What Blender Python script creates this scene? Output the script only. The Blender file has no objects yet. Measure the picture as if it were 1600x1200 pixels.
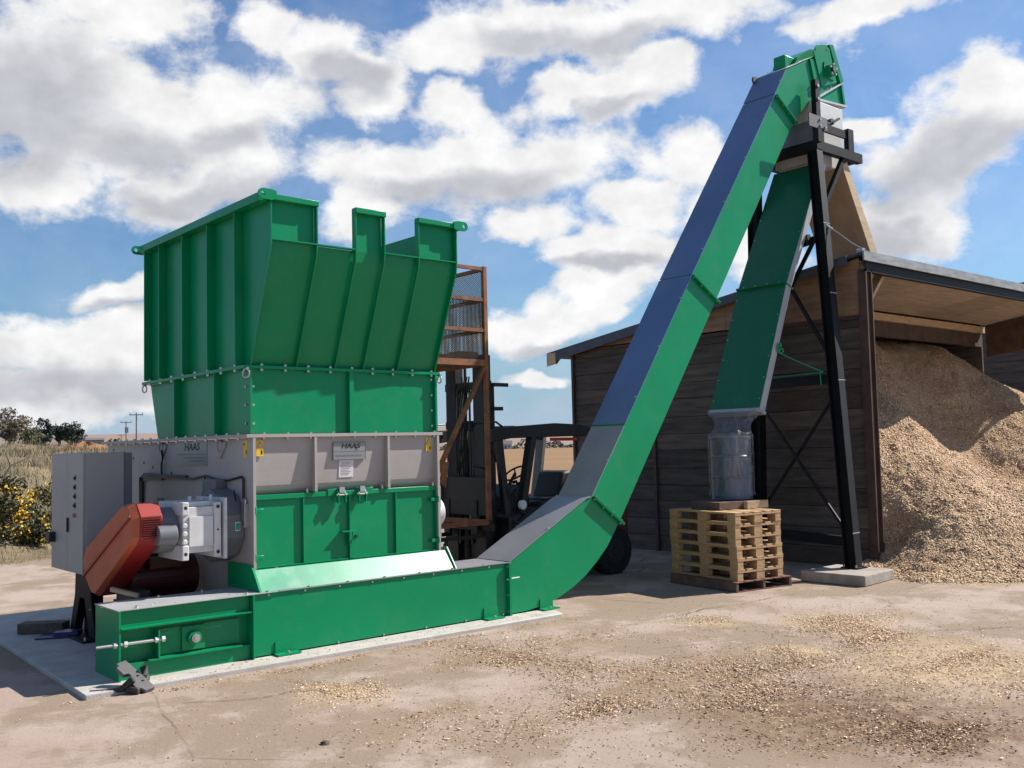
import bpy, math, random
import numpy as np
from mathutils import Vector, Matrix
random.seed(7); rng = np.random.default_rng(11)
SC = bpy.context.scene; COL = SC.collection; R = math.radians
GZ = -0.04                      # yard level; the top of the machine's slab is z = 0

# ------------------------------------------------------------------ materials
MATS = {}
def nodes_of(m):
    m.use_nodes = True
    return m.node_tree, m.node_tree.nodes, m.node_tree.links
def mat(name, col, rough=.5, metal=0., var=.12, scale=3., bump=0., bscale=40., col2=None, stretch=None, spec=.5, island=0., dirt=None, coat=0.):
    """procedural surface: two-tone noise, optional per-piece variation, bump and dust spots"""
    m = bpy.data.materials.new(name); nt, N, L = nodes_of(m)
    b = N['Principled BSDF']; b.inputs['Roughness'].default_value = rough; b.inputs['Metallic'].default_value = metal
    b.inputs['Specular IOR Level'].default_value = spec
    if coat: b.inputs['Coat Weight'].default_value = coat; b.inputs['Coat Roughness'].default_value = .12
    tc = N.new('ShaderNodeTexCoord'); src = tc.outputs['Object']
    if stretch:
        mp = N.new('ShaderNodeMapping'); mp.inputs['Scale'].default_value = stretch; L.new(src, mp.inputs['Vector']); src = mp.outputs[0]
    nz = N.new('ShaderNodeTexNoise'); nz.inputs['Scale'].default_value = scale; nz.inputs['Detail'].default_value = 6; L.new(src, nz.inputs['Vector'])
    cr = N.new('ShaderNodeValToRGB'); L.new(nz.outputs['Fac'], cr.inputs['Fac'])
    c = np.array(col); c2 = np.array(col2) if col2 is not None else c * (1 - var)
    cr.color_ramp.elements[0].position = .3; cr.color_ramp.elements[1].position = .7
    cr.color_ramp.elements[0].color = (*c2, 1); cr.color_ramp.elements[1].color = (*np.minimum(c * (1 + var * .4), 1), 1)
    out = cr.outputs['Color']
    if island:
        g = N.new('ShaderNodeNewGeometry'); mr = N.new('ShaderNodeMapRange'); mr.inputs['To Min'].default_value = 1 - island; mr.inputs['To Max'].default_value = 1 + island
        L.new(g.outputs['Random Per Island'], mr.inputs['Value'])
        mx = N.new('ShaderNodeMix'); mx.data_type = 'RGBA'; mx.blend_type = 'MULTIPLY'; mx.inputs['Factor'].default_value = 1
        L.new(out, mx.inputs[6]); L.new(mr.outputs[0], mx.inputs[7]); out = mx.outputs[2]
    if dirt is not None:
        dcol, amt, dsc = dirt
        n2 = N.new('ShaderNodeTexNoise'); n2.inputs['Scale'].default_value = dsc; n2.inputs['Detail'].default_value = 8; n2.inputs['Roughness'].default_value = .7
        L.new(tc.outputs['Object'], n2.inputs['Vector'])
        mr2 = N.new('ShaderNodeMapRange'); mr2.inputs['From Min'].default_value = .5; mr2.inputs['From Max'].default_value = .75; mr2.inputs['To Max'].default_value = amt
        L.new(n2.outputs['Fac'], mr2.inputs['Value'])
        mx = N.new('ShaderNodeMix'); mx.data_type = 'RGBA'; L.new(mr2.outputs[0], mx.inputs['Factor']); L.new(out, mx.inputs[6]); mx.inputs[7].default_value = (*dcol, 1); out = mx.outputs[2]
        ra = N.new('ShaderNodeMath'); ra.operation = 'MULTIPLY_ADD'; L.new(mr2.outputs[0], ra.inputs[0]); ra.inputs[1].default_value = .35; ra.inputs[2].default_value = rough
        L.new(ra.outputs[0], b.inputs['Roughness'])
    L.new(out, b.inputs['Base Color'])
    if bump:
        n3 = N.new('ShaderNodeTexNoise'); n3.inputs['Scale'].default_value = bscale; n3.inputs['Detail'].default_value = 4; L.new(src, n3.inputs['Vector'])
        bp = N.new('ShaderNodeBump'); bp.inputs['Strength'].default_value = bump; bp.inputs['Distance'].default_value = .01; L.new(n3.outputs['Fac'], bp.inputs['Height']); L.new(bp.outputs[0], b.inputs['Normal'])
    MATS[name] = m
    return m
DUST = (.36, .29, .22)
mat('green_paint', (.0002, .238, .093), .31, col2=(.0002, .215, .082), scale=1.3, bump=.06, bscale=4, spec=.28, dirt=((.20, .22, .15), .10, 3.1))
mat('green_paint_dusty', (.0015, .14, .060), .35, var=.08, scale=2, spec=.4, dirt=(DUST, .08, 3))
mat('tray_paint', (.02, .30, .15), .34, var=.25, scale=2.5, dirt=((.30, .36, .28), .5, 1.6))
mat('grey_paint', (.38, .345, .325), .5, var=.08, scale=2, dirt=((.25, .21, .18), .3, 3))
mat('grey_gear_paint', (.60, .59, .575), .45, var=.1, scale=6, dirt=((.2, .17, .15), .35, 9))
mat('grey_dark_paint', (.16, .165, .175), .5, var=.12, scale=5)
mat('cabinet_paint', (.37, .35, .33), .5, var=.06, scale=2, bump=.03, bscale=300)
mat('orange_guard', (.46, .085, .028), .5, var=.15, scale=3, dirt=((.25, .12, .06), .4, 4))
mat('red_guard', (.30, .018, .014), .5, var=.15, scale=3)
mat('motor_red', (.075, .008, .007), .55, var=.2, scale=4)
mat('zinc', (.55, .55, .53), .35, metal=.9, var=.15, scale=9)
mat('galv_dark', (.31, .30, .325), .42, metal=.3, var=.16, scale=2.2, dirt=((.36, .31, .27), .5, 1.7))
mat('galv_sky_sheen', (.115, .185, .335), .38, metal=.3, var=.14, scale=.9, dirt=((.26, .29, .35), .4, 1.3))  # blue sky reflection put into the base colour of the galvanised covers
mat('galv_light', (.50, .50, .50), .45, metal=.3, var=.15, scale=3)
mat('black_steel', (.008, .008, .009), .55, var=.3, scale=3, spec=.2, dirt=((.03, .027, .024), .3, 5))
mat('dark_iron', (.03, .026, .024), .6, var=.4, scale=8, dirt=((.10, .06, .04), .5, 12))
mat('plate_grey', (.14, .13, .125), .5, var=.2, scale=14)
mat('white_plate', (.62, .62, .60), .5, var=.06, scale=2, dirt=((.3, .28, .25), .3, 4))
mat('rust_orange', (.33, .12, .05), .75, col2=(.17, .065, .035), scale=7, dirt=((.09, .045, .03), .7, 9))
mat('rusty_steel', (.085, .05, .036), .75, var=.4, scale=5)
mat('rubber', (.016, .016, .017), .8, var=.3, scale=10)
mat('fork_black', (.013, .013, .015), .5, var=.4, scale=6, dirt=((.06, .05, .04), .5, 8))
mat('fork_red', (.16, .025, .015), .5, var=.3, scale=4)
mat('seat_black', (.012, .012, .013), .6, var=.3, scale=9)
mat('red_lens', (.50, .012, .012), .25, var=.1)
mat('amber_lens', (.75, .18, .02), .25, var=.1)
mat('lamp_glass', (.75, .77, .80), .15, var=.05)
mat('yellow_label', (.72, .47, .03), .5, var=.05)
mat('label_black', (.012, .012, .012), .5, var=.05)
mat('label_white', (.72, .68, .67), .5, var=.06, scale=60)
mat('label_green', (.02, .33, .22), .5, var=.05)
mat('nameplate_grey', (.27, .275, .27), .35, metal=.3, var=.08, scale=8)
mat('nameplate_line', (.15, .155, .155), .5, var=.05)
mat('red_label', (.25, .02, .015), .5, var=.05)
mat('cable_black', (.011, .011, .012), .5, var=.2)
mat('concrete_slab', (.47, .435, .395), .85, var=.2, scale=4, bump=.3, bscale=60, dirt=((.34, .26, .19), .5, 3))
mat('concrete_edge', (.36, .31, .27), .9, var=.25, scale=5, bump=.4, bscale=40, dirt=((.25, .18, .13), .6, 4))
mat('plank_dark', (.125, .094, .074), .85, col2=(.055, .043, .036), stretch=(3, .35, 3), scale=5, island=.3, bump=.5, bscale=30, dirt=((.16, .13, .10), .35, 2))
mat('ply', (.33, .185, .10), .7, col2=(.21, .115, .065), stretch=(1, .5, 5), scale=3, bump=.15, bscale=30, dirt=((.11, .065, .04), .6, 3.5))
mat('ply_ceiling', (.36, .30, .245), .8, col2=(.27, .215, .17), stretch=(.6, 4, 1), scale=3, island=.12)
mat('ply_new', (.46, .29, .16), .65, col2=(.37, .22, .12), stretch=(1, 1, .35), scale=4, dirt=((.30, .17, .1), .4, 3))
mat('timber_pale', (.55, .40, .24), .7, col2=(.42, .29, .17), stretch=(1, 1, 4), scale=5, island=.14)
mat('pallet_wood', (.60, .385, .195), .75, col2=(.43, .26, .13), stretch=(5, 1.2, 8), scale=5, island=.25, bump=.25, bscale=50, dirt=((.20, .13, .08), .5, 7))
mat('pallet_brown', (.17, .105, .075), .8, col2=(.10, .065, .048), scale=8, island=.2, bump=.2)
mat('pallet_paint', (.20, .075, .06), .8, var=.3, scale=8)
mat('roof_felt', (.075, .085, .115), .7, var=.25, scale=5)
mat('lead_flashing', (.34, .35, .34), .55, metal=.15, col2=(.20, .21, .215), stretch=(1.2, 1, 6), scale=4)
mat('barrel_steel', (.10, .115, .15), .38, metal=.4, var=.2, scale=4)
mat('rope_green', (.01, .30, .14), .7, var=.2)
mat('rope_grey', (.40, .42, .44), .6, var=.1)
mat('blue_plastic', (.03, .035, .13), .4, var=.2)
mat('soil_orange', (.26, .135, .07), .95, var=.4, scale=2, bump=.5)
mat('pole_wood', (.13, .12, .12), .8, var=.2)
mat('far_wall', (.55, .54, .52), .8, var=.08)
mat('far_wall_grey', (.30, .28, .26), .85, var=.12)
mat('far_roof', (.13, .12, .13), .8, var=.15)
mat('far_glass', (.05, .06, .07), .2, var=.1)
mat('car_white', (.78, .78, .78), .3, var=.03)
mat('bark', (.12, .095, .075), .9, var=.3, scale=6)
mat('leaf_conifer', (.045, .065, .050), .8, var=.4, scale=4, island=.4)
mat('leaf_bare', (.20, .17, .125), .85, var=.3, scale=3, island=.4)
mat('leaf_olive', (.10, .115, .045), .85, var=.3, scale=3, island=.4)
mat('leaf_gorse', (.10, .095, .045), .85, var=.35, scale=3, island=.55)
mat('gorse_flower', (.58, .36, .02), .7, var=.2, island=.35)
mat('far_hedge', (.10, .105, .075), .9, var=.3, scale=.2, island=.35)
mat('straw_grass', (.30, .22, .115), .85, col2=(.15, .12, .065), scale=.5, island=.45)
mat('green_grass', (.15, .15, .065), .85, col2=(.19, .155, .08), scale=.6, island=.4)
mat('bank_soil', (.24, .18, .105), .95, col2=(.10, .085, .05), scale=.9, bump=.8, bscale=5)
mat('field_stubble', (.245, .13, .045), .95, col2=(.19, .10, .04), scale=.05, dirt=((.21, .17, .06), .6, .02))
mat('hill_land', (.27, .165, .135), .95, col2=(.20, .17, .12), scale=.006)
mat('chip', (.72, .505, .325), .8, col2=(.52, .35, .215), scale=30, island=.35)
mat('chip_dark', (.27, .16, .085), .85, col2=(.16, .09, .05), scale=30, island=.45)

def make_heap_mat():
    m = bpy.data.materials.new('chip_heap'); nt, N, L = nodes_of(m); b = N['Principled BSDF']; b.inputs['Roughness'].default_value = .9
    tc = N.new('ShaderNodeTexCoord')
    v = N.new('ShaderNodeTexVoronoi'); v.inputs['Scale'].default_value = 48; L.new(tc.outputs['Object'], v.inputs['Vector'])
    n = N.new('ShaderNodeTexNoise'); n.inputs['Scale'].default_value = 1.5; n.inputs['Detail'].default_value = 8; n.inputs['Roughness'].default_value = .7; mpz = N.new('ShaderNodeMapping'); mpz.inputs['Scale'].default_value = (.8, .8, 2.6); L.new(tc.outputs['Object'], mpz.inputs[0]); L.new(mpz.outputs[0], n.inputs['Vector'])
    cr = N.new('ShaderNodeValToRGB'); L.new(v.outputs['Color'], cr.inputs['Fac'])
    cr.color_ramp.elements[0].color = (.46, .31, .18, 1); cr.color_ramp.elements[1].color = (.72, .52, .31, 1)
    cr2 = N.new('ShaderNodeValToRGB'); L.new(n.outputs['Fac'], cr2.inputs['Fac']); cr2.color_ramp.elements[0].position = .35; cr2.color_ramp.elements[1].position = .65
    cr2.color_ramp.elements[0].color = (.62, .50, .42, 1); cr2.color_ramp.elements[1].color = (1, 1, 1, 1)
    mx = N.new('ShaderNodeMix'); mx.data_type = 'RGBA'; mx.blend_type = 'MULTIPLY'; mx.inputs['Factor'].default_value = 1
    L.new(cr.outputs[0], mx.inputs[6]); L.new(cr2.outputs[0], mx.inputs[7]); L.new(mx.outputs[2], b.inputs['Base Color'])
    bp = N.new('ShaderNodeBump'); bp.inputs['Strength'].default_value = .9; bp.inputs['Distance'].default_value = .03; L.new(v.outputs['Distance'], bp.inputs['Height']); L.new(bp.outputs[0], b.inputs['Normal'])
    MATS['chip_heap'] = m
make_heap_mat()

def make_ground_mat():
    m = bpy.data.materials.new('yard_surface'); nt, N, L = nodes_of(m); b = N['Principled BSDF']; b.inputs['Roughness'].default_value = .92; b.inputs['Specular IOR Level'].default_value = .25
    tc = N.new('ShaderNodeTexCoord'); P = tc.outputs['Object']
    def noise(scale, det=6, rough=.6, vec=P):
        n = N.new('ShaderNodeTexNoise'); n.inputs['Scale'].default_value = scale; n.inputs['Detail'].default_value = det; n.inputs['Roughness'].default_value = rough; L.new(vec, n.inputs['Vector']); return n.outputs['Fac']
    def rng_(v, a, c, lo=0, hi=1):
        r = N.new('ShaderNodeMapRange'); r.interpolation_type = 'SMOOTHSTEP'; r.inputs['From Min'].default_value = a; r.inputs['From Max'].default_value = c; r.inputs['To Min'].default_value = lo; r.inputs['To Max'].default_value = hi; L.new(v, r.inputs['Value']); return r.outputs[0]
    def mix(f, a, c, blend='MIX'):
        x = N.new('ShaderNodeMix'); x.data_type = 'RGBA'; x.blend_type = blend
        L.new(f, x.inputs['Factor']) if not isinstance(f, float) else setattr(x.inputs['Factor'], 'default_value', f)
        for i, s in ((6, a), (7, c)):
            if isinstance(s, tuple): x.inputs[i].default_value = (*s, 1)
            else: L.new(s, x.inputs[i])
        return x.outputs[2]
    of = N.new('ShaderNodeMapping'); of.inputs['Location'].default_value = (13.1, 4.7, 2.2); L.new(P, of.inputs[0]); ofs = of.outputs[0]
    base = mix(rng_(noise(.9), .35, .65), (.345, .258, .208), (.395, .308, .258))
    base = mix(rng_(noise(.42, 9, .72), .45, .53, 0, .9), base, (.255, .188, .132))           # dust lying on the concrete
    base = mix(rng_(noise(1.7, 9, .75), .50, .60, 0, .65), base, (.25, .19, .135))
    base = mix(rng_(noise(.75, 9, .72, ofs), .54, .60, 0, .55), base, (.40, .312, .258))  # small stains
    base = mix(rng_(noise(38, 4, .7), .56, .70, 0, .5), base, (.22, .165, .12))     # grit
    base = mix(rng_(noise(70, 3, .6), .63, .72, 0, .35), base, (.58, .50, .42))
    # cracks
    wp = N.new('ShaderNodeMix'); wp.data_type = 'VECTOR'; wp.inputs['Factor'].default_value = .12
    nn = N.new('ShaderNodeTexNoise'); nn.inputs['Scale'].default_value = 1.5; nn.inputs['Detail'].default_value = 6; L.new(P, nn.inputs['Vector'])
    L.new(P, wp.inputs[4]); L.new(nn.outputs['Color'], wp.inputs[5])
    vo = N.new('ShaderNodeTexVoronoi'); vo.feature = 'DISTANCE_TO_EDGE'; vo.inputs['Scale'].default_value = .33; L.new(wp.outputs[1], vo.inputs['Vector'])
    cr = N.new('ShaderNodeMath'); cr.operation = 'MULTIPLY'; L.new(rng_(vo.outputs['Distance'], 0, .0045, 1, 0), cr.inputs[0]); L.new(rng_(noise(.8), .45, .6), cr.inputs[1])
    base = mix(cr.outputs[0], base, (.17, .12, .085))
    at = N.new('ShaderNodeAttribute'); at.attribute_name = 'litter'
    lm = N.new('ShaderNodeMath'); lm.operation = 'MULTIPLY'; L.new(at.outputs['Fac'], lm.inputs[0]); L.new(rng_(noise(5, 8, .7), .36, .62, .25, 1), lm.inputs[1])
    base = mix(lm.outputs[0], base, mix(rng_(noise(45, 5, .75), .40, .62), (.17, .105, .06), (.36, .25, .145)))
    at3 = N.new('ShaderNodeAttribute'); at3.attribute_name = 'sawdust'
    lm3 = N.new('ShaderNodeMath'); lm3.operation = 'MULTIPLY'; L.new(at3.outputs['Fac'], lm3.inputs[0]); L.new(rng_(noise(9, 8, .75), .34, .60, .1, 1), lm3.inputs[1])
    base = mix(lm3.outputs[0], base, mix(rng_(noise(50, 5, .75), .40, .60), (.30, .215, .12), (.56, .42, .25)))
    at2 = N.new('ShaderNodeAttribute'); at2.attribute_name = 'mulch'
    lm2 = N.new('ShaderNodeMath'); lm2.operation = 'MULTIPLY'; L.new(at2.outputs['Fac'], lm2.inputs[0]); L.new(rng_(noise(7, 8, .7), .35, .58, .2, 1), lm2.inputs[1])
    base = mix(lm2.outputs[0], base, mix(rng_(noise(40, 5, .75), .40, .62), (.085, .045, .025), (.22, .135, .075)))
    L.new(base, b.inputs['Base Color'])
    bp = N.new('ShaderNodeBump'); bp.inputs['Strength'].default_value = .5; bp.inputs['Distance'].default_value = .012; L.new(noise(30, 6, .7), bp.inputs['Height']); L.new(bp.outputs[0], b.inputs['Normal'])
    MATS['yard_surface'] = m
make_ground_mat()

def make_film():
    m = bpy.data.materials.new('clear_film'); nt, N, L = nodes_of(m)
    o = N['Material Output']; N.remove(N['Principled BSDF'])
    tr = N.new('ShaderNodeBsdfTransparent'); tr.inputs['Color'].default_value = (.9, .92, .95, 1)
    gl = N.new('ShaderNodeBsdfGlossy'); gl.inputs['Roughness'].default_value = .12; gl.inputs['Color'].default_value = (.95, .95, .95, 1)
    df = N.new('ShaderNodeBsdfDiffuse'); df.inputs['Color'].default_value = (.55, .58, .62, 1)
    tl = N.new('ShaderNodeBsdfTranslucent'); tl.inputs['Color'].default_value = (.75, .77, .80, 1)
    tc = N.new('ShaderNodeTexCoord'); nz = N.new('ShaderNodeTexNoise'); nz.inputs['Scale'].default_value = 14; nz.inputs['Detail'].default_value = 6; nz.inputs['Distortion'].default_value = 1.5
    mp = N.new('ShaderNodeMapping'); mp.inputs['Scale'].default_value = (1, 1, .35); L.new(tc.outputs['Object'], mp.inputs[0]); L.new(mp.outputs[0], nz.inputs['Vector'])
    bp = N.new('ShaderNodeBump'); bp.inputs['Strength'].default_value = .8; bp.inputs['Distance'].default_value = .02; L.new(nz.outputs['Fac'], bp.inputs['Height']); L.new(bp.outputs[0], gl.inputs['Normal'])
    a = N.new('ShaderNodeMixShader'); L.new(df.outputs[0], a.inputs[1]); L.new(tl.outputs[0], a.inputs[2]); a.inputs[0].default_value = .5
    c = N.new('ShaderNodeMixShader'); L.new(a.outputs[0], c.inputs[1]); L.new(gl.outputs[0], c.inputs[2]); c.inputs[0].default_value = .35
    d = N.new('ShaderNodeMixShader'); L.new(tr.outputs[0], d.inputs[1]); L.new(c.outputs[0], d.inputs[2])
    mr = N.new('ShaderNodeMapRange'); mr.inputs['From Min'].default_value = .3; mr.inputs['From Max'].default_value = .7; mr.inputs['To Min'].default_value = .03; mr.inputs['To Max'].default_value = .24; L.new(nz.outputs['Fac'], mr.inputs['Value']); L.new(mr.outputs[0], d.inputs[0])
    L.new(d.outputs[0], o.inputs['Surface']); MATS['clear_film'] = m
make_film()

# ------------------------------------------------------------------ object helpers
ORG = {}
def thing(name, label, cat, loc, group=None, kind=None):
    o = bpy.data.objects.new(name, None); o.empty_display_size = .2; o.location = loc; COL.objects.link(o)
    o['label'] = label; o['category'] = cat
    if group: o['group'] = group
    ORG[o.name] = Vector(loc); return o
def tag(o, label=None, cat=None, group=None, kind=None):
    if label: o['label'] = label
    if cat: o['category'] = cat
    if group: o['group'] = group
    if kind: o['kind'] = kind
    return o
class MB:
    """collects shapes (world coordinates) and links them as ONE mesh object"""
    def __init__(s): s.v = []; s.f = []; s.m = []; s.mi = 0; s.names = []
    def use(s, name):
        if name not in s.names: s.names.append(name)
        s.mi = s.names.index(name); return s
    def add(s, vs, fs):
        o = len(s.v); s.v += [tuple(map(float, p)) for p in vs]; s.f += [tuple(i + o for i in f) for f in fs]; s.m += [s.mi] * len(fs); return s
    def box(s, x0, x1, y0, y1, z0, z1):
        x0, x1 = sorted((x0, x1)); y0, y1 = sorted((y0, y1)); z0, z1 = sorted((z0, z1))
        return s.add([(x0,y0,z0),(x1,y0,z0),(x1,y1,z0),(x0,y1,z0),(x0,y0,z1),(x1,y0,z1),(x1,y1,z1),(x0,y1,z1)],
                     [(0,3,2,1),(4,5,6,7),(0,1,5,4),(1,2,6,5),(2,3,7,6),(3,0,4,7)])
    def obox(s, c, ax, ay, az):
        c, ax, ay, az = map(Vector, (c, ax, ay, az))
        P = [c + sx*ax + sy*ay + sz*az for sz in (-1,1) for sx, sy in ((-1,-1),(1,-1),(1,1),(-1,1))]
        return s.add(P, [(0,3,2,1),(4,5,6,7),(0,1,5,4),(1,2,6,5),(2,3,7,6),(3,0,4,7)])
    def bar(s, p, q, w, h, up=(0,0,1)):
        p, q = Vector(p), Vector(q); d = (q - p); l = d.length; d.normalize(); u = Vector(up)
        if abs(d.dot(u)) > .98: u = Vector((0,1,0))
        a = d.cross(u).normalized(); b = a.cross(d).normalized()
        return s.obox((p+q)/2, d*(l/2), a*(w/2), b*(h/2))
    def prism(s, poly, ext):
        """poly: coplanar 3-D points; ext: extrusion vector"""
        n = len(poly); e = Vector(ext); P = [Vector(p) for p in poly]; Q = [p + e for p in P]
        nrm = Vector((0,0,0))
        for i in range(n): nrm += P[i].cross(P[(i+1) % n])
        if nrm.dot(e) > 0: a, b = tuple(range(n))[::-1], tuple(range(n, 2*n)); side = [(i, (i+1) % n, (i+1) % n + n, i+n) for i in range(n)]
        else: a, b = tuple(range(n)), tuple(range(n, 2*n))[::-1]; side = [(i, i+n, (i+1) % n + n, (i+1) % n) for i in range(n)]
        return s.add(P + Q, [a, b] + side)
    def xz(s, poly, y0, y1): return s.prism([(x, y0, z) for x, z in poly], (0, y1 - y0, 0))
    def yz(s, poly, x0, x1): return s.prism([(x0, y, z) for y, z in poly], (x1 - x0, 0, 0))
    def xy(s, poly, z0, z1): return s.prism([(x, y, z0) for x, y in poly], (0, 0, z1 - z0))
    def strip(s, line, d, t, axis):
        """sheet bent along a polyline (3-D), width vector d, thickness vector t"""
        for p, q in zip(line[:-1], line[1:]):
            p, q, dd, tt = map(Vector, (p, q, d, t)); s.prism([p, q, q + tt, p + tt], dd)
        return s
    def cyl(s, p, q, r, n=20, r2=None, caps=True):
        p, q = Vector(p), Vector(q); d = (q - p).normalized(); u = Vector((0,0,1)) if abs(d.z) < .9 else Vector((1,0,0))
        a = d.cross(u).normalized(); b = d.cross(a).normalized(); r2 = r if r2 is None else r2
        vs = []
        for c, rr in ((p, r), (q, r2)): vs += [c + rr*(math.cos(t)*a + math.sin(t)*b) for t in (2*math.pi*i/n for i in range(n))]
        fs = [(i, (i+1) % n, (i+1) % n + n, i+n) for i in range(n)]
        if caps: fs += [tuple(range(n))[::-1], tuple(range(n, 2*n))]
        return s.add(vs, fs)
    def tube(s, pts, r, n=8):
        P = [Vector(p) for p in pts]; rs = r if isinstance(r, (list, tuple)) else [r]*len(P); vs = []; fs = []
        for i, p in enumerate(P):
            d = (P[min(i+1, len(P)-1)] - P[max(i-1, 0)]).normalized(); u = Vector((0,0,1)) if abs(d.z) < .9 else Vector((1,0,0))
            a = d.cross(u).normalized(); b = d.cross(a).normalized()
            vs += [p + rs[i]*(math.cos(t)*a + math.sin(t)*b) for t in (2*math.pi*k/n for k in range(n))]
        for i in range(len(P)-1):
            for k in range(n): fs.append((i*n+k, i*n+(k+1) % n, (i+1)*n+(k+1) % n, (i+1)*n+k))
        fs += [tuple(range(n))[::-1], tuple(range((len(P)-1)*n, len(P)*n))]
        return s.add(vs, fs)
    def torus(s, c, axis, R_, r, n=18, m=7, arc=(0, 2*math.pi)):
        ax = Vector(axis).normalized(); u = Vector((0,0,1)) if abs(ax.z) < .9 else Vector((1,0,0)); a = ax.cross(u).normalized(); b = ax.cross(a); c = Vector(c)
        vs = []; fs = []
        for i in range(n):
            t = 2*math.pi*i/n; e = math.cos(t)*a + math.sin(t)*b
            for k in range(m):
                q = 2*math.pi*k/m; vs.append(c + e*(R_ + r*math.cos(q)) + ax*r*math.sin(q))
        for i in range(n):
            for k in range(m): fs.append((i*m+k, ((i+1) % n)*m+k, ((i+1) % n)*m+(k+1) % m, i*m+(k+1) % m))
        return s.add(vs, fs)
    def lathe(s, c, prof, n=24):
        """prof: (radius, z) list around the vertical axis through c"""
        vs = []; fs = []; c = Vector(c)
        for r, z in prof: vs += [(c.x + r*math.cos(2*math.pi*k/n), c.y + r*math.sin(2*math.pi*k/n), c.z + z) for k in range(n)]
        for i in range(len(prof)-1):
            for k in range(n): fs.append((i*n+k, i*n+(k+1) % n, (i+1)*n+(k+1) % n, (i+1)*n+k))
        if prof[0][0] > 1e-4: fs.append(tuple(range(n))[::-1])
        if prof[-1][0] > 1e-4: fs.append(tuple(range((len(prof)-1)*n, len(prof)*n)))
        return s.add(vs, fs)
    def bolts(s, pts, d, r=.011, l=.012, matn='zinc'):
        keep = s.mi; s.use(matn); d = Vector(d)
        for p in pts: s.cyl(Vector(p), Vector(p) + d*l, r, 6)
        s.mi = keep; return s
    def build(s, name, matn=None, parent=None, bevel=0, smooth=True, loc=None):
        if matn and matn not in s.names and not s.names: s.names = [matn]
        me = bpy.data.meshes.new(name); o = bpy.data.objects.new(name, me); COL.objects.link(o)
        if parent is not None:
            off = ORG[parent.name]; o.parent = parent; ORG[o.name] = off
        else:
            off = Vector(loc) if loc is not None else Vector((0,0,0)); o.location = off; ORG[o.name] = off
        me.from_pydata([(x-off.x, y-off.y, z-off.z) for x, y, z in s.v], [], s.f)
        for n in s.names: me.materials.append(MATS[n])
        me.polygons.foreach_set('material_index', s.m)
        me.update()
        if smooth:
            me.polygons.foreach_set('use_smooth', [True]*len(me.polygons)); me.set_sharp_from_angle(angle=R(35))
        if bevel:
            b = o.modifiers.new('edge', 'BEVEL'); b.width = bevel; b.segments = 2; b.limit_method = 'ANGLE'; b.angle_limit = R(50)
        return o
def M(name): b = MB(); b.use(name); return b
def npmesh(name, verts, faces, matn, parent=None, matidx=None, smooth=False, loc=(0,0,0)):
    """big meshes from numpy arrays; faces (n,k)"""
    me = bpy.data.meshes.new(name); nf, k = faces.shape
    v = np.asarray(verts, dtype=np.float32) - np.array(ORG[parent.name] if parent is not None else loc, dtype=np.float32)
    me.vertices.add(len(v)); me.vertices.foreach_set('co', v.ravel())
    me.loops.add(nf*k); me.loops.foreach_set('vertex_index', faces.astype(np.int32).ravel())
    me.polygons.add(nf); me.polygons.foreach_set('loop_start', np.arange(0, nf*k, k, dtype=np.int32)); me.polygons.foreach_set('loop_total', np.full(nf, k, dtype=np.int32))
    for m in ([matn] if isinstance(matn, str) else matn): me.materials.append(MATS[m])
    if matidx is not None: me.polygons.foreach_set('material_index', matidx.astype(np.int32))
    me.update(calc_edges=True); me.validate()
    if smooth: me.polygons.foreach_set('use_smooth', np.ones(nf, dtype=bool))
    o = bpy.data.objects.new(name, me); COL.objects.link(o)
    if parent is not None: o.parent = parent; ORG[o.name] = ORG[parent.name]
    else: o.location = loc; ORG[o.name] = Vector(loc)
    return o
def copy_tree(o, parent=None):
    kids = list(o.children); c = o.copy(); COL.objects.link(c); c.parent = parent; ORG[c.name] = ORG[o.name]
    for k in kids: copy_tree(k, c)
    return c
def flakes(P, Nn, L, W, T, tilt):
    """thin slabs lying on a surface: centres P, normals Nn"""
    n = len(P); a = rng.uniform(0, 2*np.pi, n); t = np.stack([np.cos(a), np.sin(a), np.zeros(n)], 1)
    up = Nn + rng.normal(0, 1, (n, 3))*tilt[:, None] if hasattr(tilt, '__len__') else Nn + rng.normal(0, tilt, (n, 3))
    up /= np.linalg.norm(up, axis=1)[:, None]; t -= (t*up).sum(1)[:, None]*up; t /= np.linalg.norm(t, axis=1)[:, None]; s = np.cross(up, t)
    t = t*L[:, None]/2; s = s*W[:, None]/2; u = up*T[:, None]
    c = [P - t - s*.7, P + t - s, P + t*.9 + s*.8, P - t*.8 + s]
    V = np.stack(c + [x + u for x in c], 1).reshape(-1, 3)
    F = np.array([(4,5,6,7),(0,1,5,4),(1,2,6,5),(2,3,7,6),(3,0,4,7)]); F = (np.arange(n)[:, None, None]*8 + F[None]).reshape(-1, 4)
    return V, F
def leafquads(P, size, flat=0.):
    n = len(P); d = rng.normal(0, 1, (n, 3)); d /= np.linalg.norm(d, axis=1)[:, None]; e = rng.normal(0, 1, (n, 3)); e -= (e*d).sum(1)[:, None]*d; e /= np.linalg.norm(e, axis=1)[:, None]
    s = size*rng.uniform(.5, 1.3, n); d = d*s[:, None]*.5; e = e*s[:, None]*.32
    V = np.stack([P - d, P - e, P + d, P + e], 1).reshape(-1, 3); F = np.arange(n*4).reshape(-1, 4); return V, F
def blades(P, h, lean):
    n = len(P); a = rng.uniform(0, 2*np.pi, n); w = h*rng.uniform(.02, .05, n); t = np.stack([np.cos(a), np.sin(a), np.zeros(n)], 1)*w[:, None]
    tip = P + np.stack([rng.normal(0, lean, n)*h, rng.normal(0, lean, n)*h, h], 1)
    V = np.stack([P - t, P + t, tip], 1).reshape(-1, 3); F = np.arange(n*3).reshape(-1, 3); return V, F
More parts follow.
